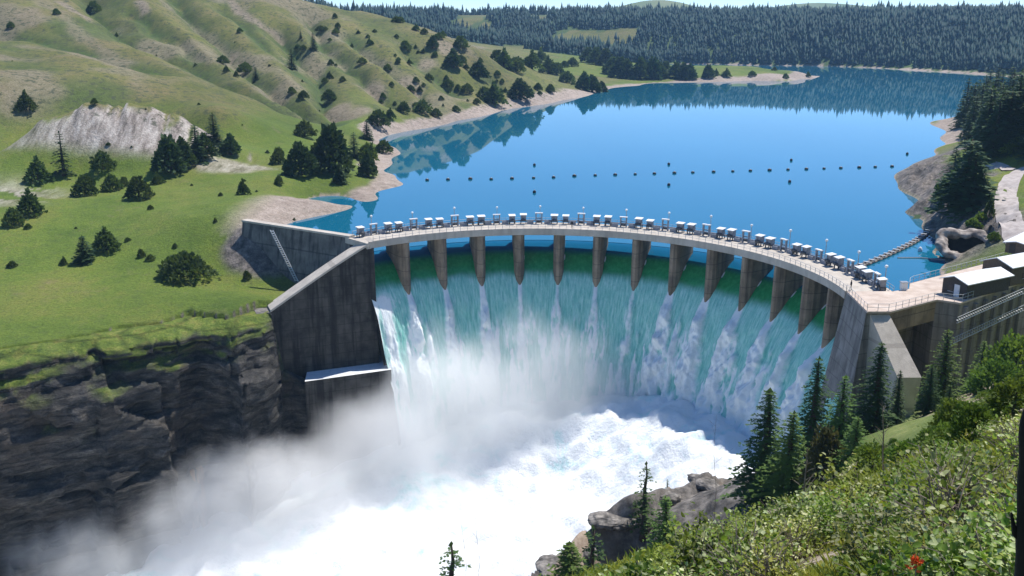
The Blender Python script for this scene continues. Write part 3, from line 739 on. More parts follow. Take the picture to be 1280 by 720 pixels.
# wing wall
wa = arc(PH0 - .02, 56.5, DECK_Z); wb = Vector((WING_END.x, WING_END.y, DECK_Z))
dw = (wb - wa).normalized(); nn_ = Vector((-dw.y, dw.x, 0)); nn_ = nn_ if nn_.y > 0 else -nn_
mb = MB().prism([wa, wa + nn_ * 1.1, wb + nn_ * 1.1, wb], [tuple(Vector((p.x, p.y, -13)) + s) for p, s in ((wa, -nn_ * 2.6), (wa, nn_ * 1.1), (wb, nn_ * 1.1), (wb, -nn_ * 2.6))])
recalc(mb.build('wing_wall', M['conc_wing'], dam))
up = Vector((0, 0, .4))
recalc(MB().prism([wa - nn_ * .3 + up, wb - nn_ * .3 + up, wb + nn_ * 1.4 + up, wa + nn_ * 1.4 + up], [tuple(q + Vector((0, 0, .004))) for q in (wa - nn_ * .3, wb - nn_ * .3, wb + nn_ * 1.4, wa + nn_ * 1.4)]).build('wing_coping', M['conc_pale'], dam))
# stair down the face of the wing wall
s0, s1 = at(345, 287, z=DECK_Z + .3), at(373, 352, Y=195.5)
mb = MB(); s0m = s0 - nn_ * .9
mb.tube([s0m, s1], .10, 5); mb.tube([s0m + dw * .9, s1 + dw * .9], .10, 5)
for i in range(22):
    f = (i + .5) / 22; p = s0m.lerp(s1, f); mb.box(p + dw * .45, (.9, .3, .06), math.atan2(dw.y, dw.x))
mb.build('stair', M['rail'], dam)
# put these world-space parts under the dam (its origin is the arc centre)
for o in dam.children:
    if o.name.split('.')[0] in ('training_wall', 'coping', 'wall_toe', 'ledge', 'wing_wall', 'wing_coping', 'stair'):
        o.location = -O
# right abutment
q = [arc(PH1, 49.75, DECK_Z), at(1083, 391, z=DECK_Z), at(1112, 391, z=DECK_Z), at(1170, 376, z=DECK_Z), at(1199, 380, z=DECK_Z), at(1282, 352, z=DECK_Z), at(1420, 318, z=DECK_Z)]
bk = [at(1420, 285, z=DECK_Z), at(1330, 303, z=DECK_Z), at(1232, 331, z=DECK_Z), at(1137, 356, z=DECK_Z), at(1136, 363, z=DECK_Z), arc(PH1, 57.6, DECK_Z)]
for p in q + bk: p.z = DECK_Z
qa = q + bk
down = lambda p, z: Vector((p.x, p.y, z))
rb = []
for p in q: rb.append((p.x, p.y, -34))
rb[0] = (q[0].x - 6.6, q[0].y - 1.5, -34); rb[1] = (q[1].x - 5.0, q[1].y - 4.5, -34)
rc2, rc3 = q[2] + Vector((1.2, 6.5, 0)), q[3] + Vector((-.6, 5.5, 0))
qw = q[:3] + [rc2, rc3] + q[3:]; rbw = rb[:3] + [(rc2.x, rc2.y, -34), (rc3.x, rc3.y, -34)] + rb[3:]
za = Vector((0, 0, -.01))
recalc(MB().prism(sub([q[2] + za, q[3] + za, rc3 + za, rc2 + za]), [tuple(down(p, .9) - O) for p in (q[2], q[3], rc3, rc2)]).build('recess_beam', M['conc_pier'], dam))
recalc(MB().prism(sub(qw + bk), [tuple(Vector(p) - O) for p in rbw] + [tuple(down(p, -34) - O) for p in bk]).build('right_abutment', M['conc_grey'], dam))
lip = Vector((0, 0, .3))
mb = MB().prism(sub([p + lip + Vector((0, -.35, 0)) if p in q else p + lip for p in qa]), [tuple(p + Vector((0, -.35, .004)) - O) if p in q else tuple(p + Vector((0, 0, .004)) - O) for p in qa])
recalc(mb.build('plaza_slab', simple('warm_paving', [(.3, (.42, .33, .27)), (.7, (.58, .49, .42))], .6, .9, .2), dam))
# sloping bright coping (buttress) below the plaza
b0, b1 = q[1] + Vector((.6, 0, -.3)), q[2] + Vector((0, 0, -.3))
b2, b3 = at(1152, 472, Y=132.5), at(1122, 472, Y=132.5)
V = [b0, b1, b2, b3]; Vb = [tuple(Vector((p.x, p.y + 4.5 if i > 1 else p.y + 2, -30))) for i, p in enumerate(V)]
o = MB().prism(V[::-1], [tuple(Vector(v)) for v in Vb][::-1]).build('buttress', M['conc_pale'], dam); recalc(o); o.location = -O
# recess soffit slab
# railings of the plaza
def fence(name, pts, parent, off, h=1.1, step=1.6, mat='rail', rails=(.55, 1.1)):
    mb = MB(); pl = resample(pts, step)
    for p in pl: mb.box(Vector((p.x, p.y, p.z + h / 2)) - off, (.06, .06, h))
    for r in rails: mb.tube([p + Vector((0, 0, r)) - off for p in pl], .035, 4)
    return mb.build(name, M[mat], parent)
zl = Vector((0, 0, .3))
fence('railing', [q[0] + zl, q[1] + zl, q[2] + zl, q[3] + zl, q[4] + zl, q[5] + zl], dam, O)
fence('railing', [p + zl for p in (bk[4], bk[3], bk[2], bk[1])], dam, O)
# two inclined stair lines on the wall face
for (x0, y0, x1, y1) in ((1196, 404, 1279, 367), (1188, 431, 1279, 388)):
    A, B = at(x0, y0, Y=143.2), at(x1, y1, Y=152.5)
    mb = MB(); mb.tube([A - O, B - O], .09, 5)
    n = 30
    for i in range(n):
        p = A.lerp(B, (i + .5) / n); mb.box(p - O + Vector((0, .25, .3)), (.32, .5, .08)); mb.box(p - O + Vector((0, 0, .5)), (.06, .06, .9))
    mb.tube([A - O + Vector((0, 0, .95)), B - O + Vector((0, 0, .95))], .05, 4)
    mb.build('inclined_stair', M['rail'], dam)
# pilasters of the right wall
mb = MB()
for i in range(7):
    f = (i + .6) / 7; p = q[4].lerp(q[5], f); mb.box(Vector((p.x, p.y - .25, -12)) - O, (.8, .7, 31), math.atan2(q[5].y - q[4].y, q[5].x - q[4].x))
mb.build('wall_rib', M['conc_grey'], dam)
# ------------------------------------------------------------------ water falling over the crest
def falling_water():
    nU, nV = 620, 190
    r, z, s = prof(nV)
    ph = np.linspace(PH0 - .02, PH1 + .2, nU)
    PHI, Sg = np.meshgrid(ph, s, indexing='ij'); Rg = np.broadcast_to(r, PHI.shape).copy(); Zg = np.broadcast_to(z, PHI.shape).copy()
    ext = (PHI > PH1) ; PHI = np.where(ext, PH1 + (PHI - PH1) * (.12 + .88 * sstep(50.5, 47, Rg)), PHI)
    U = PHI * R0
    dr, dz = np.gradient(r), np.gradient(z); L = np.hypot(dr, dz); nr_, nz_ = dz / L, -dr / L       # outward normal (towards the gorge, up)
    s_noz = float(np.interp(-7.3, z[::-1], s[::-1]))           # where the pier noses end
    s_white = float(np.interp(-5.3, z[::-1], s[::-1]))
    below = np.maximum(0, Sg - s_noz)
    wake = np.zeros_like(PHI)
    for k, p in enumerate(PIER):
        ww = .28 + .045 * below + .010 * below * (1 + fbm(Sg / 6, k * 9.1, s=131))
        drift = .5 * fbm(Sg / 9, k * 3.3, s=133) * sstep(0, 14, below)
        d = (U - p * R0 - drift)
        ww = ww * (2.5 if k > 6 else 1.5); core = np.exp(-(d / ww) ** 2) * sstep(s_noz - 2.2, s_noz + .5, Sg)
        strength = (.75 if 2 < k < 7 else 1.6)
        wake = np.maximum(wake, core * strength)
        # thin sheets thrown off the pier flanks further up
        for sd in (-1, 1):
            d2 = U - p * R0 - sd * (1.15 - .9 * sstep(s_noz - 6, s_noz, Sg))
            wake = np.maximum(wake, .75 * np.exp(-(d2 / .22) ** 2) * sstep(s_noz - 4.5, s_noz - 1, Sg) * sstep(s_noz + 2, s_noz, Sg))
        # secondary streak in mid bay
        d3 = U - (p + math.radians(3.1 + 1.2 * math.sin(k * 2.1))) * R0
        wake = np.maximum(wake, (.95 if k in (0, 7, 8, 9, 10, 11, 12) else .45) * np.exp(-(d3 / ((.45 if k > 6 else .28) + .055 * below)) ** 2) * sstep(s_noz + 3 + 3 * math.sin(k * 1.7), s_noz + 12, Sg))
    fall = below
    # ragged long clumps
    clump = fbm(U / 1.1, Sg / 6.5, s=137, o=5)
    fine = fbm(U / .45, Sg / 2.2, s=139, o=4)
    puff = fbm(U / 1.6, Sg / 2.6, s=141, o=5)
    edge = np.minimum(np.abs(U - PH0 * R0), 99)
    leftw = sstep(9, 1, edge) * sstep(s_white, s_noz + 2, Sg)
    w = wake * (.70 + 1.0 * puff * sstep(2, 12, fall)) + .55 * wake * sstep(.1, .5, clump)
    w = w + sstep(.0, .42, clump + .4 * fine) * sstep(-1, 20, fall) * .75 + leftw * (.35 + .6 * sstep(-.1, .3, clump))
    w = w + sstep(s[-1] - 17, s[-1] - 5, Sg + 5 * clump) * .9
    w = np.clip(w, 0, 1.2)
    aer = sstep(s_white - .9, s_white + 1.6, Sg + .6 * fbm(U / 2.0, Sg / 3, s=143))     # smooth green glass above, aerated below
    fleck = (np.abs(((PHI - PIER[0]) / math.radians(9.5403)) % 1.0 - .13) < .03) * (fbm(PHI * 7.7, 0 * PHI, s=145) > -.35)
    fl = fleck * np.exp(-((Sg - (s_white - 3.6)) / .8) ** 2) * .9
    w = np.maximum(w, fl)
    # relief: rooster tails stand proud, clumps ripple
    disp = (1.2 + .7 * (PHI > PIER[6] + .05)) * np.minimum(wake, 1.2) * sstep(0, 6, below) * (.7 + .8 * puff) + .30 * clump * sstep(0, 8, fall) + .22 * fine * sstep(0, 5, fall) + .10 * fbm(U / 3, Sg / 3, s=147) * aer
    disp = disp + .55 * np.clip(w, 0, 1) * puff * sstep(3, 14, fall)
    Rg = Rg + nr_[None, :] * disp; Zg = Zg + nz_[None, :] * disp
    X = CX + Rg * np.sin(PHI); Y = CY + Rg * np.cos(PHI)
    o = mesh_obj('falling_water', np.c_[X.ravel(), Y.ravel(), Zg.ravel()], grid_faces(nU, nV), None, smooth=True)
    set_attr(o, 'mask_a', np.c_[np.clip(w, 0, 1).ravel(), aer.ravel(), sstep(s_white - 4.0, s_white - 6.2, Sg + .25 * fbm(U / 3, Sg, s=149)).ravel()])
    set_uv(o, np.c_[U.ravel(), Sg.ravel()])
    t = NT('spillway_water'); a = t.attr('mask_a')
    uv = t.coord('UV', (2.4, .28, 1)); n = t.noise(uv, 1.0, 8, .68); n2 = t.noise(t.coord('UV', (1.1, .7, 1)), 1.3, 7, .7)
    teal = t.ramp(n, [(.26, (.10, .42, .36)), (.44, (.24, .61, .53)), (.60, (.44, .76, .69)), (.76, (.80, .93, .91))])
    green = t.ramp(n2, [(.25, (.012, .18, .055)), (.5, (.026, .28, .09)), (.75, (.060, .40, .14))])
    green = t.mix(a[2], green, (.006, .105, .22)); c = t.mix(a[1], green, teal)
    wm = t.math('ADD', a[0], t.math('MULTIPLY', t.math('SUBTRACT', n2, .5), t.math('MULTIPLY', a[0], 1.6)))
    wm = t.ramp(wm, [(.24, 0.0), (.62, 1.0)])
    c = t.mix(wm, c, (.90, .94, .94))
    rough = t.mix(t.math('MAXIMUM', wm, t.math('MULTIPLY', a[1], .75)), (.06, .06, .06), (.75, .75, .75))
    t.p.inputs['IOR'].default_value = 1.33; t.p.inputs['Specular IOR Level'].default_value = .5
    h = t.math('MULTIPLY', t.math('ADD', n, n2), a[1])
    t.bump(h, .6, .35)
    o.data.materials.append(t.done(c, rough))
    tag(o, kind='structure'); return o
falling_water()

# ------------------------------------------------------------------ foaming river in the gorge
def river():
    xs = np.arange(-150, 62, .62); ys = np.arange(30, 206, .62)
    X, Y = np.meshgrid(xs, ys)
    rc = np.hypot(X - CX, Y - CY)
    down = sstep(-10, 90, -(X - 20) * .75 - (Y - 150) * .55)              # runs away to the lower left
    z = -48.5 + 10 * sstep(14, 36, rc) * (1 - down) * (Y > 120) + 6 * (1 - down)
    right = sstep(0, 34, X) * sstep(128, 150, Y); z = z + 4.0 * right
    tongue = np.exp(-((np.hypot(X - 22, Y - 160)) / 22) ** 2) * 2.5; z = z + tongue - 3.5 * sstep(0, -25, X)
    b = 1 - np.abs(fbm(X / 9, Y / 9, s=151, o=5)) * 2
    lump = fbm(X / 5, Y / 5, s=153, o=5)
    z = z + 1.3 * (b - .5) + .9 * lump + .75 * fbm(X / 2.2, Y / 2.2, s=155, o=4)
    o = mesh_obj('river', np.c_[X.ravel(), Y.ravel(), z.ravel()], grid_faces(*X.shape), None, smooth=True)
    t = NT('foaming_water'); oc = t.coord('Object')
    n = t.noise(oc, .11, 8, .62, 1.2); n2 = t.noise(oc, .9, 8, .7)
    f = t.math('ADD', t.math('MULTIPLY', n, .75), t.math('MULTIPLY', n2, .25))
    c = t.ramp(f, [(.28, (.30, .62, .60)), (.38, (.70, .87, .87)), (.46, (.88, .91, .92)), (.7, (.93, .93, .93))])
    t.bump(n2, .8, .5)
    o.data.materials.append(t.done(c, .8)); tag(o, kind='structure'); return o
river()

# ------------------------------------------------------------------ spray mist: a voxel cloud grown by geometry nodes
def mist():
    me = bpy.data.meshes.new('mist'); o = bpy.data.objects.new('mist', me); COL.objects.link(o)
    g = bpy.data.node_groups.new('mist_cloud', 'GeometryNodeTree')
    g.interface.new_socket('Geometry', in_out='OUTPUT', socket_type='NodeSocketGeometry')
    N = g.nodes; K = g.links
    out = N.new('NodeGroupOutput'); vc = N.new('GeometryNodeVolumeCube'); sm = N.new('GeometryNodeSetMaterial')
    vc.inputs['Min'].default_value = MIST_MIN; vc.inputs['Max'].default_value = MIST_MAX
    for k, ax in enumerate(('X', 'Y', 'Z')): vc.inputs['Resolution ' + ax].default_value = int((MIST_MAX[k] - MIST_MIN[k]) / MIST_VOX)
    pos = N.new('GeometryNodeInputPosition').outputs[0]
    def mth(op, a, b=None, clamp=False):
        m = N.new('ShaderNodeMath'); m.operation = op; m.use_clamp = clamp
        for i, v in enumerate((a, b)):
            if v is None: continue
            if isinstance(v, (int, float)): m.inputs[i].default_value = v
            else: K.new(v, m.inputs[i])
        return m.outputs[0]
    def vmath(op, a, b):
        m = N.new('ShaderNodeVectorMath'); m.operation = op
        for i, v in enumerate((a, b)):
            if isinstance(v, tuple): m.inputs[i].default_value = v
            else: K.new(v, m.inputs[i])
        return m
    def noi(scale, detail, rough, off=(0, 0, 0), st=(1, 1, 1)):
        n = N.new('ShaderNodeTexNoise'); n.inputs['Scale'].default_value = scale; n.inputs['Detail'].default_value = detail; n.inputs['Roughness'].default_value = rough
        v = vmath('MULTIPLY', vmath('ADD', pos, off).outputs[0], st).outputs[0]; K.new(v, n.inputs['Vector']); return n.outputs[0]
    total = None
    for c, rad, den in BLOBS:
        v = vmath('DIVIDE', vmath('SUBTRACT', pos, tuple(c)).outputs[0], tuple(rad))
        L = N.new('ShaderNodeVectorMath'); L.operation = 'LENGTH'; K.new(v.outputs[0], L.inputs[0])
        m = mth('MULTIPLY', mth('SUBTRACT', 1.0, L.outputs['Value'], True), den)
        total = m if total is None else mth('ADD', total, m)
    n1 = noi(.085, 5, .62); n2 = noi(.30, 5, .6, (30, 0, 7), (1, 1, .55))
    er = mth('ADD', mth('MULTIPLY', n1, 1.5), mth('MULTIPLY', n2, .75))          # about 1.1 on average
    d = mth('SUBTRACT', mth('ADD', total, 0.62), er)
    d = mth('MULTIPLY', mth('MAXIMUM', d, 0.0), mth('MINIMUM', mth('MULTIPLY', total, 4.0), 1.0))
    d = mth('MULTIPLY', mth('MINIMUM', d, 0.9), MIST_DENS)
    K.new(d, vc.inputs['Density']); K.new(vc.outputs[0], sm.inputs['Geometry']); K.new(sm.outputs[0], out.inputs[0])
    m = bpy.data.materials.new('water_mist'); m.use_nodes = True; nt = m.node_tree; nt.nodes.remove(nt.nodes['Principled BSDF'])
    vp = nt.nodes.new('ShaderNodeVolumePrincipled'); vp.inputs['Color'].default_value = (1, 1, 1, 1); vp.inputs['Density'].default_value = 1.0; vp.inputs['Anisotropy'].default_value = .0
    nt.links.new(vp.outputs[0], nt.nodes['Material Output'].inputs['Volume'])
    sm.inputs['Material'].default_value = m; me.materials.append(m)
    md = o.modifiers.new('cloud', 'NODES'); md.node_group = g
    tag(o, kind='stuff'); return o
MIST_MIN, MIST_MAX, MIST_VOX, MIST_DENS = (-118, 84, -52), (58, 202, 2), .8, .155
BLOBS = [(at(650, 508, Y=187), (34, 13, 31), 1.6), (at(560, 565, Y=179), (25, 16, 24), 1.35), (at(735, 535, Y=188), (24, 9, 20), 1.15), (at(535, 500, Y=184), (14, 9, 20), .9),
         (at(440, 610, Y=169), (25, 14, 21), 1.15), (at(455, 535, Y=174), (17, 9, 18), .9), (at(310, 655, Y=161), (27, 13, 19), 1.15), (at(160, 700, Y=154), (28, 12, 18), 1.1), (at(20, 725, Y=149), (26, 12, 15), 1.05),
         (at(330, 590, Y=163), (19, 9, 17), .8), (at(600, 650, Y=165), (30, 18, 11), 1.0), (at(240, 620, Y=158), (18, 8, 15), .45), (at(480, 690, Y=156), (28, 18, 10), 1.0), (at(330, 715, Y=150), (28, 14, 10), .95), (at(800, 570, Y=170), (18, 14, 7), .6)]
BLOBS = [(c, tuple(r), d) for c, r, d in BLOBS]
mist()
# ------------------------------------------------------------------ gate hoists, frames and lamp posts on the deck
def ordinal(n):
    w = ['first', 'second', 'third', 'fourth', 'fifth', 'sixth', 'seventh', 'eighth', 'ninth', 'tenth', 'eleventh', 'twelfth', 'thirteenth', 'fourteenth', 'fifteenth', 'sixteenth', 'seventeenth', 'eighteenth', 'nineteenth', 'twentieth']
    if n <= 20: return w[n - 1]
    tens = {2: 'twenty', 3: 'thirty', 4: 'forty', 5: 'fifty', 6: 'sixty', 7: 'seventy', 8: 'eighty', 9: 'ninety'}
    if n < 100:
        t, u = divmod(n, 10)
        return (tens[t][:-1] + 'ieth') if u == 0 else tens[t] + '-' + w[u - 1]
    if n == 100: return 'hundredth'
    if n < 200: return 'hundred-and-' + ordinal(n - 100)
    return 'two-hundred-and-' + ordinal(n - 200)
def copy_thing(o, loc, rz, scale=None, label=None, group=None):
    c = o.copy(); COL.objects.link(c); c.location = loc; c.rotation_euler = (0, 0, rz)
    if scale is not None: c.scale = scale if isinstance(scale, tuple) else (scale,) * 3
    if label: c['label'] = label
    if group: c['group'] = group
    for ch in o.children:
        d = ch.copy(); COL.objects.link(d); d.parent = c
        for g in ch.children:
            e = g.copy(); COL.objects.link(e); e.parent = d
    return c
def make_hoist():
    r = empty('gate_hoist', (0, 0, 0))
    mb = MB()
    for sx in (-.6, .6):
        for sy in (-.5, .5): mb.box((sx, sy, .35), (.16, .16, .7))
    mb.box((0, 0, .68), (1.5, 1.25, .14)); mb.build('stand', M['dark_steel'], r)
    mb = MB().box((0, 0, 1.35), (1.25, 1.05, 1.2)).box((.3, -.56, 1.2), (.4, .1, .7)).box((-.35, -.58, 1.4), (.3, .12, .4)); mb.build('gearbox', M['grey_steel'], r)
    mb = MB().tube([(-.55, -.75, .95), (.55, -.75, .95)], .26, 10); mb.build('motor', M['dark_steel'], r, True)
    mb = MB().prism([(-.8, -.75, 2.02), (.8, -.75, 2.02), (.8, .7, 2.16), (-.8, .7, 2.16)], [(-.8, -.75, 1.94), (.8, -.75, 1.94), (.8, .7, 2.0), (-.8, .7, 2.0)]); recalc(mb.build('roof', M['white_roof'], r))
    return tag(r, 'x', 'gate hoist', 'gate hoists along the dam deck')
def make_frame():
    r = empty('hoist_frame', (0, 0, 0))
    for sx in (-.65, .65):
        MB().box((sx, 0, 1.1), (.26, .4, 2.2)).build('post', M['grey_steel'], r)
    MB().box((0, 0, 2.28), (1.75, .6, .2)).build('top_beam', M['white_roof'], r)
    MB().box((0, 0, 1.2), (1.04, .14, .14)).box((0, .0, .5), (1.04, .1, .5)).build('cross_beam', M['dark_steel'], r)
    return tag(r, 'x', 'hoist frame', 'hoist frames along the dam deck')
def make_lamp():
    r = empty('lamp_post', (0, 0, 0))
    MB().tube([(0, 0, 0), (0, 0, 3.55)], .07, 6).build('pole', M['rail'], r)
    MB().tube([(0, 0, 3.5), (0, 0, 3.62), (0, 0, 3.85), (0, 0, 3.95)], [.14, .3, .26, .08], 8).build('lamp_head', M['lamp_glass'], r, True)
    return tag(r, 'x', 'lamp post', 'lamp posts along the dam deck')
h0, f0_, l0 = make_hoist(), make_frame(), make_lamp()
st = math.radians(9.5403); first = [True] * 3
def place(idx, proto, ph, r, label):
    loc = arc(ph, r, DECK_Z + .004); rz = -ph
    if first[idx]:
        first[idx] = False; proto.location = loc; proto.rotation_euler = (0, 0, rz); proto['label'] = label
    else: copy_thing(proto, loc, rz + random.uniform(-.05, .05), tuple(random.uniform(.93, 1.08) for _ in range(3)), label)
for k, ph in enumerate(PIER):
    for sd, w in ((-1, 'left'), (1, 'right')):
        place(0, h0, ph + sd * 1.25 / 56, 55.9, f'white roofed gate hoist, {w} of the pair above the {ordinal(k + 1)} pier from the left')
place(0, h0, PIER[0] - st + 1.5 / 56, 55.9, 'white roofed gate hoist alone at the left end of the deck beside the wing wall')
place(0, h0, PIER[12] + st - 2.6 / 56, 55.9, 'white roofed gate hoist alone at the right end of the deck beside the plaza')
for k in range(14):
    ph = PIER[0] + st * (k - .5)
    place(1, f0_, ph, 55.9, f'grey two-post hoist frame on the deck over the {ordinal(k + 1)} spillway bay from the left')
    place(2, l0, ph + .25 / 56, 57.2, f'slim white headed lamp post over the {ordinal(k + 1)} spillway bay from the left')
# low machinery rail between the hoists (part of the dam)
mb = MB()
for k in range(14):
    ph = PIER[0] + st * (k - .5)
    for sd in (-1, 1): mb.box(arc(ph + sd * 1.9 / 56, 55.9, DECK_Z + .35) - O, (1.4, .8, .7), -(ph + sd * 1.9 / 56))
mb.tube([p - O for p in arc_pts(55.9, PH0 + .02, PH1 - .02, 90, DECK_Z + .8)], .12, 6)
mb.build('drive_shaft', M['grey_steel'], dam)
# a walker on the deck
def person(loc, rz, shirt, label):
    me = bpy.data.meshes.new('person'); J = [(0, 0, .92), (0, 0, 1.18), (0, 0, 1.42), (0, .01, 1.52), (0, -.01, 1.66), (0, 0, 1.74), (.19, 0, 1.40), (.25, .03, 1.12), (.24, -.10, .88), (-.19, 0, 1.40), (-.25, -.02, 1.12), (-.24, -.12, .9), (.10, 0, .86), (.11, -.06, .48), (.11, .06, .08), (.11, -.10, .03), (-.10, 0, .86), (-.11, .05, .48), (-.11, .16, .08), (-.11, .02, .03)]
    Ed = [(0, 1), (1, 2), (2, 3), (3, 4), (4, 5), (2, 6), (6, 7), (7, 8), (2, 9), (9, 10), (10, 11), (0, 12), (12, 13), (13, 14), (14, 15), (0, 16), (16, 17), (17, 18), (18, 19)]
    me.from_pydata(J, Ed, []); o = bpy.data.objects.new('person', me); COL.objects.link(o)
    sm = o.modifiers.new('skin', 'SKIN'); o.modifiers.new('sub', 'SUBSURF').levels = 1
    rr = [.14, .15, .15, .055, .10, .08, .06, .045, .035, .06, .045, .035, .08, .06, .045, .04, .08, .06, .045, .04]
    for v, q in zip(me.skin_vertices[0].data, rr): v.radius = (q, q)
    me.skin_vertices[0].data[0].use_root = True
    me.materials.append(shirt); o.location = loc; o.rotation_euler = (0, 0, rz)
    return tag(o, label, 'person')
dk = simple('dark_clothing', [(.3, (.012, .012, .016)), (.7, (.03, .03, .035))], 5, .9, 0)
pp = at(714, 288, z=DECK_Z); ph_ = math.atan2(pp.x - CX, pp.y - CY)
person(arc(ph_, 51.2, DECK_Z), -ph_, dk, 'person in dark clothes walking along the dam deck by the downstream railing')
pp = at(1052, 367, z=DECK_Z); ph_ = math.atan2(pp.x - CX, pp.y - CY)
person(arc(min(ph_, PH1 - .03), 51.0, DECK_Z), -ph_, dk, 'person in dark clothes standing near the right end of the dam deck')

# ------------------------------------------------------------------ buildings by the plaza
def gable_house(name, A, B, C_, base, wall_h, rise, wallm, roofm, label, cat, overhang=.45, door=None, window=None, side_windows=0):
    """A-B is the gable wall seen from the front, B-C the eaves wall."""
    A, B, C_ = (Vector((p.x, p.y, base)) for p in (A, B, C_))
    u = (B - A).normalized(); wdt = (B - A).length; v = Vector((-u.y, u.x, 0)); v = v if v.dot(C_ - B) > 0 else -v
    ln = (C_ - B).dot(v)
    r = empty(name, A.copy(), math.atan2(u.y, u.x)); tag(r, label, cat)
    f = 1 if abs(math.atan2(v.y, v.x) - math.atan2(u.y, u.x) - PI / 2) < .1 or abs(math.atan2(v.y, v.x) - math.atan2(u.y, u.x) + 1.5 * PI) < .1 else -1
    ln *= f
    Vv = [(0, 0, 0), (wdt, 0, 0), (wdt, ln, 0), (0, ln, 0), (0, 0, wall_h), (wdt, 0, wall_h), (wdt, ln, wall_h), (0, ln, wall_h), (wdt / 2, 0, wall_h + rise), (wdt / 2, ln, wall_h + rise)]
    Ff = [(0, 1, 5, 8, 4), (1, 2, 6, 5), (2, 3, 7, 9, 6), (3, 0, 4, 7), (3, 2, 1, 0), (4, 8, 9, 7), (8, 5, 6, 9)]
    recalc(MB().add(Vv, Ff).build('wall', wallm, r))
    o_ = overhang; s = rise / (wdt / 2); y0, y1 = (-o_, ln + o_) if ln > 0 else (o_, ln - o_)
    for sg in (0, 1):
        x0, x1 = (-o_, wdt / 2) if sg == 0 else (wdt / 2, wdt + o_)
        z0, z1 = (wall_h - o_ * s, wall_h + rise) if sg == 0 else (wall_h + rise, wall_h - o_ * s)
        t = .14; e = .01
        recalc(MB().prism([(x0, y0, z0 + t + e), (x1, y0, z1 + t + e), (x1, y1, z1 + t + e), (x0, y1, z0 + t + e)], [(x0, y0, z0 + e), (x1, y0, z1 + e), (x1, y1, z1 + e), (x0, y1, z0 + e)]).build('roof', roofm, r))
    if door:
        x, w, h, m = door; d_ = MB().box((x, -.03, h / 2), (w, .08, h)).build('door', m, r)
        MB().box((x + w * .32, -.10, 1.0), (.06, .06, .12)).build('handle', M['dark_steel'], d_)
    if window:
        for (x, z, w, h) in window:
            wn_ = MB().box((x, -.03, z), (w, .07, h)).build('window', M['window'], r)
            MB().box((x, -.05, z - h / 2), (w + .2, .12, .08)).build('sill', M['rail'], wn_)
    for i in range(side_windows):
        y = ln * (i + .7) / (side_windows + .4)
        wn_ = MB().box((wdt + .03, y, 1.4), (.07, .9, .9)).build('window', M['window'], r)
        MB().box((wdt + .06, y, .93), (.14, 1.1, .08)).build('sill', M['rail'], wn_)
    return r
bz = DECK_Z + .31
gable_house('control_hut', at(1177, 366, z=bz), at(1207, 374, z=bz), at(1243, 358, z=bz), bz, 2.5, .75, M['wall_dark'], M['white_roof'], 'small dark hut with white gable roof and pale door on the dam plaza', 'hut', door=(2.65, .95, 2.0, M['door_white']), window=[(1.55, 1.25, .8, 1.2)])
gable_house('plant_building', at(1226, 349, z=bz), at(1262, 358, z=bz), at(1320, 338, z=bz), bz, 3.3, 1.0, M['wall_brown'], M['white_roof'], 'larger brown building with white roof behind the small hut at the wall', 'building', window=[(1.0, 1.5, 1.2, 1.3)], door=(3.4, 1.1, 2.1, M['window']), side_windows=3)
shed = hit(1268, 318); shed = shed if shed else at(1268, 318, z=6)
gable_house('storage_shed', at(1256, 314, z=6.2), at(1283, 318, z=6.2), at(1300, 300, z=6.2), 6.0, 1.9, .35, M['wall_brown'], M['white_roof'], 'low white roofed shed beside the gravel road above the intake', 'shed', door=(1.2, 1.0, 1.8, M['wall_dark']))
# intake winch cabinet at the end of the deck
kx = at(1129, 364, z=DECK_Z)
kb = empty('valve_cabinet', (kx.x, kx.y, DECK_Z + .3)); tag(kb, 'pale blue valve cabinet at the water edge of the plaza beside the railing gate', 'cabinet')
MB().box((0, 0, .6), (1.0, .8, 1.2)).build('body', M['lamp_glass'], kb)
MB().box((0, 0, 1.26), (1.2, 1.0, .1)).build('lid', M['grey_steel'], kb)

# ------------------------------------------------------------------ floating log boom across the forebay and buoys
bp = [at(x, y, z=.15) for x, y in [(1062, 336), (1080, 331), (1100, 323), (1122, 313), (1140, 304), (1154, 295), (1163, 287), (1166, 279)]]
bl = resample(bp, 2.4); boom = empty('log_boom', bl[0].copy()); tag(boom, 'curved grey floating log boom closing off the forebay beside the plaza', 'log boom')
for i in range(len(bl) - 1):
    a, b = bl[i] - bl[0], bl[i + 1] - bl[0]; d = (b - a).normalized(); n2 = Vector((-d.y, d.x, 0))
    mb = MB()
    for sd in (-.38, .38): mb.tube([a + d * .1 + n2 * sd, b - d * .1 + n2 * sd], .34, 7)
    lg = mb.build('log', M['wood'], boom, True)
    MB().box((a + b) / 2 + Vector((0, 0, .42)), (.5, 1.3, .1), math.atan2(d.y, d.x)).build('crosstie', M['rail'], lg)
wire = at(1150, 321, z=.1)
MB().tube([at(1122, 322, z=.1), at(1150, 322, z=.12), at(1192, 326, z=.1)], .14, 5).build('boom_cable', M['rail'], boom).location = -bl[0]
fb = MB().tube([(0, 0, -.2), (0, 0, .25), (0, 0, .8), (0, 0, .95)], [.45, .5, .3, .1], 8).build('marker_float', M['white_roof'], None, True); fb.location = at(1150, 314, z=0)
tag(fb, 'white marker float lying on the forebay water next to the log boom', 'float')

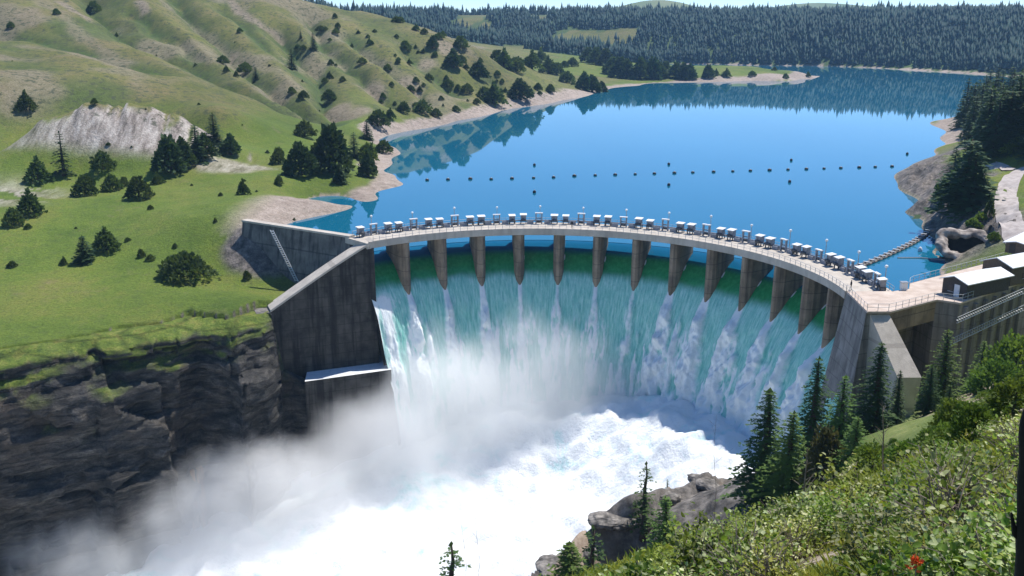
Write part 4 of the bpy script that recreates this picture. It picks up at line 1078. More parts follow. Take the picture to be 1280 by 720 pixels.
def make_buoy():
    r = empty('buoy', (0, 0, 0))
    MB().tube([(0, 0, -.4), (0, 0, -.25), (0, 0, .62), (0, 0, .78)], [.55, .95, .95, .5], 10).build('float', M['buoy'], r, True)
    MB().tube([(0, 0, .72), (0, 0, 1.05)], [.4, .3], 8).build('cap', M['buoy_pale'], r, True)
    return tag(r, 'x', 'buoy', 'buoys strung across the lake')
b0_ = make_buoy(); fb_ = True
line = [534, 560, 588, 614, 640, 667, 692, 718, 744, 769, 794, 818, 843, 866, 892, 916, 938, 962, 985, 1008, 1030, 1051, 1074, 1094, 1115]
for i, x in enumerate(line):
    y = 225.5 - 17 * ((x - 534) / 581) ** 1.05 + (1.0 if 600 < x < 700 else 0)
    lab = f'dark float in the row of buoys across the lake, {ordinal(i + 1)} from the left shore'
    if fb_: b0_.location = at(x, y, z=0); b0_.scale = (.62,) * 3; b0_['label'] = lab; fb_ = False
    else: copy_thing(b0_, at(x, y, z=0), .3 * i, .56 + .14 * ((i * 7) % 5) / 4, lab)
loose = [(668, 207, 'loose dark buoy just beyond the left half of the buoy row'), (668, 241, 'loose dark buoy on the dam side of the left half of the buoy row'), (836, 206, 'loose dark buoy just beyond the middle of the buoy row'), (836, 232, 'loose dark buoy on the dam side of the middle of the buoy row'),
         (989, 201, 'loose dark buoy just beyond the right half of the buoy row'), (987, 228, 'loose dark buoy on the dam side of the right half of the buoy row'), (1134, 193, 'loose dark buoy near the rocky point on the right shore')]
for x, y, lab in loose: copy_thing(b0_, at(x, y, z=0), .4, (.5, .5, .85), lab, 'loose buoys around the buoy row')

# ------------------------------------------------------------------ cave-like intake ringed by pale rock
def intake():
    c = at(1208, 304, Y=191); r = empty('intake_opening', c); tag(r, 'dark cave-like intake opening ringed by pale rock beside the forebay', 'intake')
    n, m_ = 72, 18; V = []; ux, uy = Vector((1, 0, 0)), Vector((0, .80, .60)); nz_ = ux.cross(uy)
    for i in range(n):
        a = 2 * PI * i / n; d = (ux * math.cos(a) * 5.2 + uy * math.sin(a) * 3.3) * (1 + .16 * float(fbm(math.cos(a) * 3, math.sin(a) * 3, 2.2, s=507, o=3))); dn = d.normalized()
        for j in range(m_):
            b = 2 * PI * j / m_; q = .70 * (1 + 1.5 * float(fbm(math.cos(a) * 2 + 5, math.sin(a) * 2, math.cos(b) * .8, s=501, o=3)) + .2 * float(fbm(math.cos(a) * 7, math.sin(a) * 7, b, s=503, o=3)))
            V.append(d + dn * (math.cos(b) * q * 1.5) + nz_ * (math.sin(b) * q - .3))
    F = [(i * m_ + j, ((i + 1) % n) * m_ + j, ((i + 1) % n) * m_ + (j + 1) % m_, i * m_ + (j + 1) % m_) for i in range(n) for j in range(m_)]
    recalc(mesh_obj('rock_collar', V, F, simple('pale_shore_rock', [(.32, (.12, .10, .09)), (.5, (.30, .26, .23)), (.7, (.50, .45, .40))], .8, .95, .7, .15, 9), r, True))
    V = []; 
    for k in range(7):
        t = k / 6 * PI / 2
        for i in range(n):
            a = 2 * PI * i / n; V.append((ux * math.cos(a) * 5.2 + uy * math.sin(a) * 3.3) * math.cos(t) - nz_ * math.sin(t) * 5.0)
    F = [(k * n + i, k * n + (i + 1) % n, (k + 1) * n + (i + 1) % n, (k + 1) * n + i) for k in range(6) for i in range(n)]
    mesh_obj('throat', V, F, simple('shade_dark_rock', [(.3, (.010, .010, .012)), (.7, (.03, .03, .03))], 1.0, .7, .5), r, True)  # near-black colour paints in the shade inside the opening
intake()
# ------------------------------------------------------------------ gravel road on the right bank
rd = [hit(x, y) for x, y in [(1276, 306), (1268, 292), (1262, 275), (1258, 258), (1257, 244), (1261, 230), (1268, 219), (1280, 212), (1300, 207)]]
rd = resample([p for p in rd if p is not None], 1.2)
def strip(name, pl, w, m, lift):
    V = []; n = len(pl)
    for i in range(n):
        d = pl[min(i + 1, n - 1)] - pl[max(i - 1, 0)]; d.z = 0; d.normalize(); s = Vector((-d.y, d.x, 0))
        ws = w * (1 + .15 * float(fbm(i / 6, 0, s=161)))
        for k in (-1, -.5, 0, .5, 1):
            p = pl[i] + s * k * ws / 2; V.append((p.x, p.y, float(terrain_z(np.array([p.x]), np.array([p.y]))[0]) + lift))
    o = mesh_obj(name, V, grid_faces(n, 5), m, None, True); recalc(o); return tag(o, kind='structure')
M['gravel'] = simple('gravel_road', [(.3, (.30, .26, .24)), (.7, (.50, .45, .42))], .8, .95, .3)
strip('road', rd, 4.6, M['gravel'], .22)
rd2 = [hit(x, y) for x, y in [(1262, 214), (1252, 210), (1243, 207), (1238, 206)]]
strip('path', resample([p for p in rd2 if p is not None], 1.2), 3.4, M['gravel'], .26)
# ------------------------------------------------------------------ trees
def cards(C, Dv, Up, L, W):
    """leaf sprays: a folded pair of triangles per spray, tip along Dv."""
    C, Dv, Up = (np.asarray(a, float) for a in (C, Dv, Up)); n = len(C)
    Sd = np.cross(Dv, Up); Sd /= np.linalg.norm(Sd, axis=1)[:, None] + 1e-9
    L = np.broadcast_to(L, n)[:, None]; W = np.broadcast_to(W, n)[:, None]
    V = np.stack([C, C + Dv * L * .45 + Sd * W * .5 - Up * W * .12, C + Dv * L, C + Dv * L * .45 - Sd * W * .5 - Up * W * .12], 1).reshape(-1, 3)
    return V, np.arange(4 * n).reshape(-1, 4)
def unit(v): return v / (np.linalg.norm(v, axis=-1, keepdims=True) + 1e-9)
def trunk_mesh(parent, h, r, m, lean=0.0, seed=0):
    rr = random.Random(seed); pts = []; rad = []
    for i in range(7):
        f = i / 6; pts.append((lean * h * f * f + .012 * h * rr.uniform(-1, 1) * f, .012 * h * rr.uniform(-1, 1) * f, h * f - .03 * h * (i == 0))); rad.append(r * (1.25 if i == 0 else 1 - .88 * f))
    return MB().tube(pts, rad, 7).build('trunk', m, parent, True)
def conifer(name, h, wid, seed, levels, per, spr, mat_, base=.1, power=.85, droop=.22, gap=.0, size=1.0):
    g = np.random.default_rng(seed); r = empty(name, (0, 0, 0))
    trunk_mesh(r, h * .985, h * .016 + .03, M['bark'], 0, seed)
    C, Dv, Up = [], [], []; Ls = []
    lobes = g.uniform(.75, 1.2, 12)
    for i in range(levels):
        t = (i + g.uniform(-.3, .3)) / levels; t = min(max(t, 0), .99)
        z = h * (base + (1 - base) * t); n = max(3, int(per * (1 - .45 * t)))
        a0 = g.uniform(0, 6.28)
        for k in range(n):
            if g.random() < gap: continue
            a = a0 + 6.283 * k / n + g.uniform(-.25, .25)
            ln = wid * (1 - t) ** power * g.uniform(.62, 1.15) * lobes[int(a / 6.283 * 12) % 12] + .015 * h
            d = np.array([math.cos(a), math.sin(a), 0]); slope = g.uniform(-.05, .18) + .35 * t
            m = max(2, int(spr * (.4 + ln / wid)))
            for j in range(m):
                f = (j + .6) / m * g.uniform(.9, 1.06); 
                p = d * ln * f + np.array([0, 0, z + ln * (slope * f - droop * 1.9 * f * f)])
                for sd in (-1, 1):
                    dd = d * .75 + np.array([-d[1], d[0], 0]) * sd * g.uniform(.35, 1.0) + np.array([0, 0, g.uniform(-.45, .12)])
                    C.append(p); Dv.append(dd); Up.append([g.uniform(-.4, .4), g.uniform(-.4, .4), 1]); Ls.append(h * .052 * size * g.uniform(.7, 1.3) * (1.15 - .5 * t))
    C.append([0, 0, h * .95]); Dv.append([0, 0, 1]); Up.append([1, 0, 0]); Ls.append(h * .07)
    Ls = np.array(Ls); V, F = cards(C, unit(np.array(Dv)), unit(np.array(Up)), Ls, Ls * .62)
    mesh_obj('crown', V, F, mat_, r)
    return r
def bush(name, h, wid, seed, n, mat_, cone=.5, size=.13, trunk=True):
    g = np.random.default_rng(seed); r = empty(name, (0, 0, 0))
    if trunk: trunk_mesh(r, h * .6, h * .035 + .02, M['bark'], g.uniform(-.05, .05), seed)
    d = unit(g.normal(size=(n, 3))); d[:, 2] = np.abs(d[:, 2]) * 1.1 - .40
    q = g.uniform(.35, 1.0, n) ** .5
    lob = 1 + .30 * vnoise(d[:, 0] * 2.1 + seed, d[:, 1] * 2.1, d[:, 2] * 2.1, s=seed) + .18 * vnoise(d[:, 0] * 4.7, d[:, 1] * 4.7 + seed, d[:, 2] * 4.7, s=seed + 1)
    zz = (d[:, 2] * q * lob * .68 + .30)
    rad = wid * q * lob * (1 - cone * np.clip(zz, 0, 1))
    C = np.c_[d[:, 0] * rad, d[:, 1] * rad, np.clip(zz, .02, 1.05) * h]
    Dv = unit(np.c_[d[:, :2], d[:, 2] + .5] + g.normal(size=(n, 3)) * .55); Up = unit(g.normal(size=(n, 3)) + [0, 0, .6])
    Ls = size * h * g.uniform(.6, 1.35, n)
    V, F = cards(C, Dv, Up, Ls, Ls * .8)
    mesh_obj('crown', V, F, mat_, r)
    return r
# prototypes, one metre tall where they are scaled
PROTO = {}
PROTO['juniper'] = [bush('juniper', 1.0, .60, 11, 1000, M['juniper'], .55), bush('juniper', 1.0, .52, 12, 1000, M['juniper'], .65), bush('juniper', 1.0, .68, 13, 1100, M['juniper'], .40)]
PROTO['wide'] = [bush('juniper', 1.0, 1.00, 14, 1500, M['juniper'], .35, .15)]
PROTO['fir'] = [conifer('conifer', 1.0, .27, 21, 22, 9, 4, M['fir_far'], .02, .75, size=1.7), conifer('conifer', 1.0, .31, 22, 20, 9, 4, M['fir_far'], .04, .65, size=1.8), conifer('conifer', 1.0, .24, 23, 22, 9, 4, M['fir_far'], .02, .8, size=1.7)]
PROTO['pine'] = [bush('pine', 1.0, .38, 31, 1300, M['fir_far'], .62, .10), bush('pine', 1.0, .33, 32, 1300, M['fir_far'], .72, .10)]
PROTO['thin'] = [conifer('conifer', 1.0, .22, 24, 16, 7, 4, M['fir_far'], .10, .75, gap=.15, size=1.4)]
PROTO['green'] = [bush('leafy_tree', 1.0, .55, 41, 1300, M['deciduous'], .35, .12)]
PROTO_H = {}
used = set(); placed = []
def plant(kind, p, h, wid=1.0, zone='slope', group=None):
    lst = PROTO[kind]; o = lst[random.randrange(len(lst))]; s = (h * wid, h * wid, h); rz = random.uniform(0, 6.28)
    p = Vector((p.x, p.y, p.z - .02 * h))
    if o not in used:
        used.add(o); o.location = p; o.rotation_euler = (0, 0, rz); o.scale = s; c = o
    else: c = copy_thing(o, p, rz, s)
    placed.append((c, kind, zone, p, h)); return c
def plant_px(kind, x, y, hpx, wid=1.0, zone='slope', f=None, **kw):
    p = hit(x, y, f or terrain_z, **kw)
    if p is None: return
    return plant(kind, p, (.9 if kind == 'juniper' else 1.0) * hpx * p.y / 1200 * 1.02 / math.cos(PITCH - .1), wid, zone)
T = [('juniper', 33, 138, 27, 1.0), ('juniper', 14, 35, 10, 1), ('juniper', 71, 18, 9, 1), ('juniper', 118, 16, 18, 1), ('juniper', 146, 46, 6, 1), ('juniper', 118, 130, 9, 1), ('juniper', 279, 80, 13, 1), ('juniper', 307, 91, 16, 1), ('fir', 320, 101, 17, 1.2),
     ('fir', 365, 87, 25, 1), ('juniper', 372, 62, 8, 1), ('juniper', 379, 63, 8, 1), ('fir', 376, 48, 9, 1), ('fir', 392, 62, 20, 1), ('juniper', 365, 117, 11, 1), ('juniper', 379, 123, 13, 1), ('juniper', 412, 126, 18, 1), ('juniper', 295, 96, 8, 1), ('juniper', 283, 90, 9, 1), ('juniper', 300, 40, 7, 1),
     ('juniper', 48, 227, 35, .95), ('thin', 80, 219, 54, 1.0), ('juniper', 129, 212, 28, .9), ('juniper', 107, 244, 34, .9), ('juniper', 141, 238, 27, .85), ('juniper', 155, 233, 16, .9), ('juniper', 174, 248, 38, .85), ('juniper', 197, 230, 17, 1), ('pine', 213, 215, 56, 1.0), ('pine', 229, 207, 42, 1.1), ('fir', 246, 200, 44, 1.2), ('pine', 255, 197, 36, 1.1),
     ('fir', 268, 178, 36, 1.3), ('pine', 288, 193, 30, 1.25), ('juniper', 348, 205, 27, .7), ('juniper', 381, 171, 25, .95), ('pine', 376, 219, 50, 1.05), ('pine', 415, 215, 72, 1.0), ('fir', 425, 229, 26, 1.1), ('juniper', 304, 243, 23, .75), ('juniper', 349, 231, 16, .7),
     ('juniper', 38, 269, 38, .95), ('juniper', 18, 282, 30, .8), ('juniper', 35, 286, 9, 1), ('juniper', 133, 312, 33, 1.15), ('fir', 106, 327, 34, 1.5), ('juniper', 80, 331, 13, .8), ('wide', 230, 346, 36, .95), ('juniper', 177, 321, 14, .7), ('juniper', 188, 325, 9, 1.2), ('juniper', 188, 262, 8, 1), ('juniper', 309, 349, 15, .7), ('juniper', 276, 245, 6, 1), ('juniper', 15, 334, 11, 1.1),
     ('fir', 443, 197, 31, 1.1), ('green', 460, 201, 26, .9), ('pine', 460, 221, 40, .85), ('juniper', 424, 228, 22, .8), ('juniper', 479, 191, 21, 1), ('fir', 459, 174, 24, 1.3), ('juniper', 472, 158, 27, 1), ('juniper', 488, 148, 15, 1), ('juniper', 504, 141, 18, .9), ('juniper', 528, 142, 21, .95), ('juniper', 545, 146, 13, 1), ('juniper', 507, 62, 14, 1), ('fir', 541, 60, 18, 1.2), ('juniper', 576, 60, 19, 1),
     ('fir', 566, 84, 26, 1.6), ('juniper', 575, 80, 14, 1), ('fir', 598, 98, 25, 1.5), ('juniper', 560, 109, 12, 1), ('juniper', 572, 113, 8, 1), ('juniper', 584, 116, 14, 1), ('juniper', 536, 101, 11, 1), ('juniper', 617, 130, 31, 1.1), ('juniper', 606, 124, 20, 1), ('pine', 650, 124, 30, 1.3), ('juniper', 672, 113, 12, .9), ('juniper', 688, 116, 14, .9), ('juniper', 630, 84, 26, 1.1), ('juniper', 622, 78, 20, 1.1), ('juniper', 645, 90, 24, 1),
     ('juniper', 665, 86, 26, 1.1), ('juniper', 685, 92, 24, 1), ('juniper', 676, 78, 20, 1), ('juniper', 696, 94, 20, 1), ('juniper', 706, 84, 10, 1), ('juniper', 715, 83, 14, 1), ('juniper', 708, 103, 18, 1.1), ('fir', 730, 113, 27, 1.3), ('fir', 740, 115, 25, 1.3), ('fir', 752, 116, 17, 1.2), ('fir', 735, 78, 22, 1.4), ('fir', 745, 80, 24, 1.4), ('fir', 757, 82, 25, 1.4), ('fir', 765, 92, 24, 1.4), ('fir', 775, 97, 30, 1.4), ('fir', 783, 98, 28, 1.4), ('fir', 800, 99, 31, 1.5), ('fir', 815, 99, 32, 1.3), ('fir', 822, 98, 26, 1.3), ('juniper', 495, 27, 8, 1.2), ('juniper', 500, 28, 9, 1.2), ('juniper', 520, 38, 9, 1.2), ('juniper', 550, 48, 9, 1.2), ('juniper', 458, 9, 8, 1.2), ('juniper', 483, 17, 7, 1.2), ('juniper', 464, 10, 8, 1.2), ('juniper', 530, 42, 8, 1), ('juniper', 448, 42, 5, 1.2), ('juniper', 460, 47, 5, 1.2),
     ('fir', 844, 97, 22, 1.6), ('fir', 854, 99, 24, 1.5), ('fir', 862, 99, 22, 1.5), ('fir', 885, 97, 19, 1.3), ('juniper', 895, 94, 9, 1), ('juniper', 908, 96, 12, 1.1), ('juniper', 940, 95, 8, 1), ('juniper', 982, 98, 8, 1), ('juniper', 1010, 96, 7, 1), ('fir', 832, 92, 18, 1.4), ('juniper', 968, 88, 6, 1.2)]
for k, x, y, h, w in T:
    if k == 'fir' and x > 540: k, w = 'pine', w * .85
    plant_px(k, x, y, h, w, 'peninsula' if x > 720 and y > 75 else ('meadow' if y > 170 and x < 490 else ('slope' if x < 400 else 'shore')))
# small scattered shrubs on the slopes
g = np.random.default_rng(5); n = 0
while n < 70:
    x, y = g.uniform(400, 720), g.uniform(15, 140)
    if y < 12 + (x - 430) * .22 + 6: continue
    p = hit(x, y)
    if p is None or p.z < 2 or p.y < 330 or p.y > 900: continue
    if g.random() > .35 + .6 * (fbm(p.x / 40, p.y / 40, s=171) > .0): continue
    plant('juniper', p, g.uniform(1.6, 4.2), g.uniform(.8, 1.2), 'shore'); n += 1
n = 0
while n < 26:
    x, y = g.uniform(0, 400), g.uniform(40, 330)
    p = hit(x, y)
    if p is None: continue
    plant('juniper', p, g.uniform(.5, 1.3), g.uniform(.9, 1.4), 'meadow' if y > 170 else 'slope'); n += 1
# right bank forest
n = 0
while n < 95:
    x, y = g.uniform(1190, 1330), g.uniform(102, 196)
    lo = 196 - max(0, 1236 - x) * .6
    if y > lo or y < 104 + max(0, 1236 - x) * 1.15: continue
    p = hit(x, y, y0=160)
    if p is None or p.z < 1.2: continue
    plant('fir', p, g.uniform(13, 20), g.uniform(.85, 1.2), 'forest'); n += 1
for x, y, h, w in [(1196, 256, 60, 1.2), (1204, 262, 88, 1.15), (1214, 258, 70, 1.25), (1190, 236, 50, 1.1), (1221, 246, 42, 1.2)]: plant_px('pine' if x == 1196 else 'fir', x, y, h, w * 1.15, 'point', y0=160)
for x, y, h, w in [(1270, 192, 24, 1.1), (1226, 276, 12, 1.2), (1216, 284, 14, 1.2), (1236, 270, 30, .5), (1242, 300, 12, 1.3)]: plant_px('green' if x != 1236 else 'juniper', x, y, h, w, 'point', y0=160)
# ---- labels: kind, size or form, place counted along its own stretch of bank
ZONE = {'slope': 'on the dry grass slope above the white scarp', 'meadow': 'on the green meadow left of the dam', 'shore': 'on the hillside above the left lake shore', 'peninsula': 'on the low grassy peninsula', 'forest': 'in the dark wood on the right bank', 'point': 'by the rocky point on the right shore'}
KN = {'juniper': ('dark round juniper', 'tree'), 'wide': ('wide low juniper thicket', 'bush'), 'fir': ('dark pointed conifer', 'tree'), 'pine': ('tall dense pine', 'tree'), 'thin': ('thin open conifer', 'tree'), 'green': ('light green leafy bush', 'bush')}
from collections import defaultdict
gr = defaultdict(list)
for t in placed: gr[(t[1], t[2])].append(t)
for (k, zn), L in gr.items():
    L.sort(key=lambda t: proj(t[3])[0])
    for i, (o, _, _, p, h) in enumerate(L):
        nm, cat = KN[k]
        o['label'] = f'{nm} {ZONE[zn]}' if len(L) == 1 else f'{nm} {ZONE[zn]}, {ordinal(i + 1)} from the left'
        o['category'] = cat; o['group'] = {'forest': 'conifers of the right bank wood', 'point': 'trees by the rocky point'}.get(zn, 'trees and bushes of the left bank')
for kk, L in PROTO.items():
    for o in L:
        if o not in used:
            for c in list(o.children): bpy.data.objects.remove(c)
            bpy.data.objects.remove(o)

# ---- distant wood across the lake: reads as one mass
def wood():
    g = np.random.default_rng(17); V = []; F = []; nb = 0
    az = g.uniform(math.radians(-14), math.radians(36), 60000); d = g.uniform(870, 2000, 60000)
    X, Y = d * np.sin(az), d * np.cos(az); Z = terrain_z(X, Y)
    gl = fbm(X / 70, Y / 110, s=181, o=3)
    left = sstep(260, 60, X)
    dens = (Z > .5 + 1.2 * (gl > .1)) * (gl < np.where(X > 320, .9, .40 - .16 * left * (Z > 14)))
    band = np.interp(X, [-260, 60, 160, 260, 420, 640], [1150, 1090, 1040, 1010, 960, 880])
    ok = (dens > 0) & (Z > .5) & ~((X < 310) & (Y < 1095)) & ((X > -60) | (Y > 1150))
    ok &= g.random(60000) < np.where(Y > 1500, .4, .8)
    X, Y, Z = X[ok], Y[ok], Z[ok]
    n = len(X)
    h = g.uniform(7, 17, n) * (1 + .35 * fbm(X / 40, Y / 40, s=183)) * (1 + .35 * (g.random(n) < .06)); w = h * g.uniform(.17, .27, n); rot = g.uniform(0, 6.28, n)
    for t0, t1, rr in ((.04, .5, 1.0), (.30, .74, .75), (.56, 1.0, .5)):
        ring = []
        for k in range(6):
            a = rot + k * PI / 3; q = w * rr * g.uniform(.7, 1.25, n)
            ring.append(np.c_[X + q * np.cos(a), Y + q * np.sin(a), Z + h * (t0 + g.uniform(-.05, .05, n))])
        apex = np.c_[X, Y, Z + h * t1]
        Vb = np.stack(ring + [apex], 1).reshape(-1, 3); b = np.arange(n)[:, None] * 7 + nb
        for k in range(6): F.append(np.c_[b + k, b + (k + 1) % 6, b + 6])
        V.append(Vb); nb += len(Vb)
    m = leaf_mat('distant_conifers', (.007, .030, .030), (.022, .058, .046), .1, .035)
    return tag(mesh_obj('woods', np.concatenate(V), np.concatenate(F), m), kind='stuff')
wood()
# ------------------------------------------------------------------ right bank: rocks, conifers, shrubs, grass
M['boulder'] = simple('grey_boulder', [(.32, (.04, .037, .034)), (.5, (.15, .138, .126)), (.7, (.33, .30, .27))], .9, .95, .8, .15, detail=9)
def boulder(p, size, seed, label):
    import bmesh
    bm = bmesh.new(); bmesh.ops.create_icosphere(bm, subdivisions=4, radius=1.0)
    P_ = np.array([tuple(v.co) for v in bm.verts])
    d = 1 + .34 * fbm(P_[:, 0] * 1.1 + seed, P_[:, 1] * 1.1, P_[:, 2] * 1.1, s=seed, o=4) + .10 * fbm(P_[:, 0] * 4, P_[:, 1] * 4 + seed, P_[:, 2] * 4, s=seed + 3, o=3)
    d = np.minimum(d, .98 / np.maximum(.3, np.abs(P_[:, 2]) * 1.35))
    for v, q in zip(bm.verts, d): v.co *= q; v.co.x *= size[0]; v.co.y *= size[1]; v.co.z *= size[2]
    me = bpy.data.meshes.new('boulder'); bm.to_mesh(me); bm.free(); me.materials.append(M['boulder'])
    o = bpy.data.objects.new('boulder', me); COL.objects.link(o); o.location = p; o.rotation_euler = (random.uniform(-.15, .15), random.uniform(-.15, .15), random.uniform(0, 6))
    return tag(o, label, 'boulder', 'boulders on the river bank')
for i, (x, y, s, lab) in enumerate([(768, 650, (5.5, 3.2, 1.7), 'large flat pale boulder on the ledge beside the thin pine'), (690, 706, (4.6, 3.0, 1.4), 'pale cracked boulder at the lower end of the bank near the dark recess'), (735, 690, (2.6, 2.0, 1.1), 'small pale boulder between the dark recess and the grassy slope'),
                                    (880, 603, (4.2, 2.4, 1.4), 'grey boulder at the foot of the dark lone conifer by the foam'), (835, 622, (3.0, 2.4, 1.6), 'rounded grey boulder behind the thin pine on the ledge'), (562, 716, (2.0, 1.6, 1.3), 'brown boulder rising from the foam at the bottom edge under a small fir'),
                                    (1128, 492, (2.2, 1.6, 1.1), 'white boulder below the sloping buttress of the right abutment'), (1112, 480, (1.8, 1.3, .9), 'small white boulder beside the buttress foot among conifers')]):
    p = hit(x, y, hill_z, 20, 200)
    if p is not None:
        if i == 5: p = at(x, y, Y=101)
        s = tuple(q * .7 for q in s); boulder(p + Vector((0, 0, -.2 * s[2])), s, 200 + i * 7, lab)
FP = {'dark': [conifer('conifer', 1.0, .235, 51, 40, 9, 10, M['fir'], .06, .8, droop=.26, size=.55)],
      'mid': [conifer('conifer', 1.0, .25, 52, 38, 9, 10, M['fir'], .04, .75, size=.58), conifer('conifer', 1.0, .23, 53, 36, 9, 10, M['fir'], .05, .85, size=.58)],
      'light': [conifer('conifer', 1.0, .27, 54, 36, 9, 10, M['fir_light'], .04, .75, droop=.1, size=.58), conifer('conifer', 1.0, .24, 55, 34, 9, 10, M['fir_light'], .04, .8, droop=.1, size=.58)],
      'thin': [conifer('conifer', 1.0, .20, 56, 20, 6, 5, M['fir'], .16, .7, gap=.3, size=.8)],
      'bushy': [bush('leafy_bush', 1.0, .62, 61, 2200, M['deciduous'], .3, .075), bush('leafy_bush', 1.0, .7, 62, 2200, M['deciduous'], .4, .075)],
      'dry': [bush('dry_bush', 1.0, .30, 63, 1300, simpleleaf, .2, .07) for simpleleaf in [leaf_mat('dry_brown_twigs', (.06, .06, .03), (.13, .12, .06), .3, 2)]]}
fplaced = []
def fplant(kind, px, ytop, Y, wid=1.0, label=None, sink=.02):
    x = at(px, 600, Y=Y).x
    for _ in range(3):
        gz = float(hill_z(np.array([x]), np.array([Y]))[0]); x = at(px, proj((x, Y, gz + 2))[1], Y=Y).x
    ztop = at(px, ytop, Y=Y).z; h = max(.6, ztop - gz)
    L = FP[kind]; o = L[random.randrange(len(L))]; wid *= 1.12 if kind in ('dark', 'mid', 'light') else 1.0; s = (h * wid, h * wid, h); rz = random.uniform(0, 6.28); p = Vector((x, Y, gz - sink * h))
    if o not in used: used.add(o); o.location = p; o.rotation_euler = (0, 0, rz); o.scale = s; c = o
    else: c = copy_thing(o, p, rz, s)
    fplaced.append((c, kind, p, h, label)); return c
for a in [('dark', 953, 484, 118, 1.15, 'dark lone conifer standing against the white foam, left of the other tall trees'), ('mid', 1014, 444, 134, .95, 'dark narrow conifer behind, against the end of the waterfall'), ('dry', 1031, 512, 98, .85, 'brown half-dead narrow bush in front of the conifers'),
          ('light', 1050, 468, 112, 1.0, 'light green conifer left of the tallest tree below the grey abutment'), ('mid', 1092, 425, 114, 1.1, 'tallest dark conifer in front of the grey right abutment'), ('mid', 1120, 462, 120, .9, 'small conifer right of the tallest one near the sloping buttress'),
          ('light', 1176, 410, 120, 1.0, 'bright green conifer in front of the shaded recess of the right abutment'), ('mid', 1160, 455, 116, 1.0, 'short dark conifer at the left foot of the bright green one'), ('light', 1224, 424, 124, 1.0, 'light green conifer below the inclined stairs of the right wall'),
          ('mid', 1186, 480, 92, .9, 'dark young conifer on the slope below the recess'), ('thin', 805, 576, 126, 1.0, 'thin open conifer on the rock ledge above the foam'), ('light', 829, 618, 118, 1.0, 'small bright conifer just right of the thin one on the ledge'), ('thin', 834, 598, 140, 1.0, 'tiny conifer on the ledge rim right of the thin one'),
          ('light', 710, 676, 96, 1.5, 'tiny green conifer on the pale rocks by the dark recess'), ('thin', 738, 655, 112, 1.2, 'open little conifer growing at the edge of the dark recess'), ('thin', 566, 676, 101, 1.3, 'small fir on the brown boulder at the bottom edge'),
          ('light', 985, 512, 110, 1.2, 'light green young conifer right of the dark lone one'), ('light', 1068, 520, 95, 1.2, 'light green young conifer among the taller trees'), ('bushy', 1268, 402, 118, .8, 'yellow green leafy tree at the right wall by the frame edge'), ('bushy', 1245, 440, 104, 1.0, 'leafy bush beside the bare earth patch below the wall')]:
    fplant(*a[:4], a[4], a[5])
g = np.random.default_rng(77)
def region(px, py): return py > np.interp(px, [600, 700, 800, 900, 960, 1100, 1280], [745, 716, 664, 618, 596, 540, 462])
def scatter(n, d0, d1, f=region, extra=0):
    out = []; 
    while len(out) < n:
        a = g.uniform(-.12, .60); d = math.exp(g.uniform(math.log(d0), math.log(d1))); x, y = d * math.sin(a), d * math.cos(a)
        z = float(hill_z(np.array([x]), np.array([y]))[0]); px, py = proj((x, y, z))
        if px < 640 or px > 1330 or not f(px, py) or py > 800: continue
        if in_poly(np.array([x]), np.array([y]), RIVER_SIDE)[0] or poly_dist(np.array([x]), np.array([y]), EDGE)[0] < 9: continue
        out.append((x, y, z, px, py))
    return out
# bushes on the lower slope, 35 to 110 m away
for (x, y, z, px, py) in scatter(34, 40, 112, lambda px, py: region(px, py) & (px > 940)):
    k = 'bushy'; L = FP[k]; o = L[random.randrange(2)]; h = g.uniform(1.0, 2.6); w = g.uniform(.8, 1.3); p = Vector((x, y, z - .05 * h)); s = (h * w, h * w, h)
    if o not in used: used.add(o); o.location = p; o.scale = s; c = o
    else: c = copy_thing(o, p, g.uniform(0, 6), s)
    fplaced.append((c, 'slope_bush', p, h, None))
# near shrubs with separate leaves
def leafy_shrub(seed, mats, n_stems, n_leaf, h, wid, leaf):
    g = np.random.default_rng(seed); r = empty('shrub', (0, 0, 0)); mb = MB(); C = []; D = []
    for i in range(n_stems):
        a = g.uniform(0, 6.28); rr = wid * g.uniform(.25, 1.0); hh = h * g.uniform(.5, 1.05) * (1.1 - .4 * rr / wid); b = np.array([.12 * math.cos(a + 1), .12 * math.sin(a + 1), -.05]); e = np.array([rr * math.cos(a), rr * math.sin(a), hh])
        pts = [b + (e - b) * t + np.array([0, 0, .18 * h * math.sin(PI * t)]) + g.normal(size=3) * .03 * (0 < t < 1) for t in np.linspace(0, 1, 5)]
        mb.tube(pts, [.011, .009, .007, .005, .003], 4)
        for q in range(n_leaf):
            t = g.uniform(.25, 1.02); j = min(3, int(t * 4)); f = t * 4 - j; p = pts[j] * (1 - f) + pts[j + 1] * f + g.normal(size=3) * .07
            C.append(p); D.append(unit(g.normal(size=3) * .7 + np.array([math.cos(a), math.sin(a), .4])))
    mb.build('stem', M['twig'], r)
    C, D = np.array(C), np.array(D); n = len(C); Up = unit(g.normal(size=(n, 3)) * .55 + np.array([0, 0, 1])); Sd = unit(np.cross(D, Up)); Up = np.cross(Sd, D); L = leaf * g.uniform(.55, 1.3, n)[:, None]
    V = np.stack([C, C + D * L * .35 + Sd * L * .33 + Up * L * .1, C + D * L * .75 + Sd * L * .26 + Up * L * .05, C + D * L - Up * L * .12, C + D * L * .75 - Sd * L * .26 + Up * L * .05, C + D * L * .35 - Sd * L * .33 + Up * L * .1], 1).reshape(-1, 3)
    F = np.stack([np.arange(n) * 6 + k for k in (0, 1, 2, 3)], 1), np.stack([np.arange(n) * 6 + k for k in (0, 3, 4, 5)], 1)
    o = mesh_obj('leaves', V, np.concatenate(F), list(mats), r)
    if len(mats) > 1:
        idx = (g.random(n) < .28).astype(np.int32); o.data.polygons.foreach_set('material_index', np.r_[idx, idx])
    return r
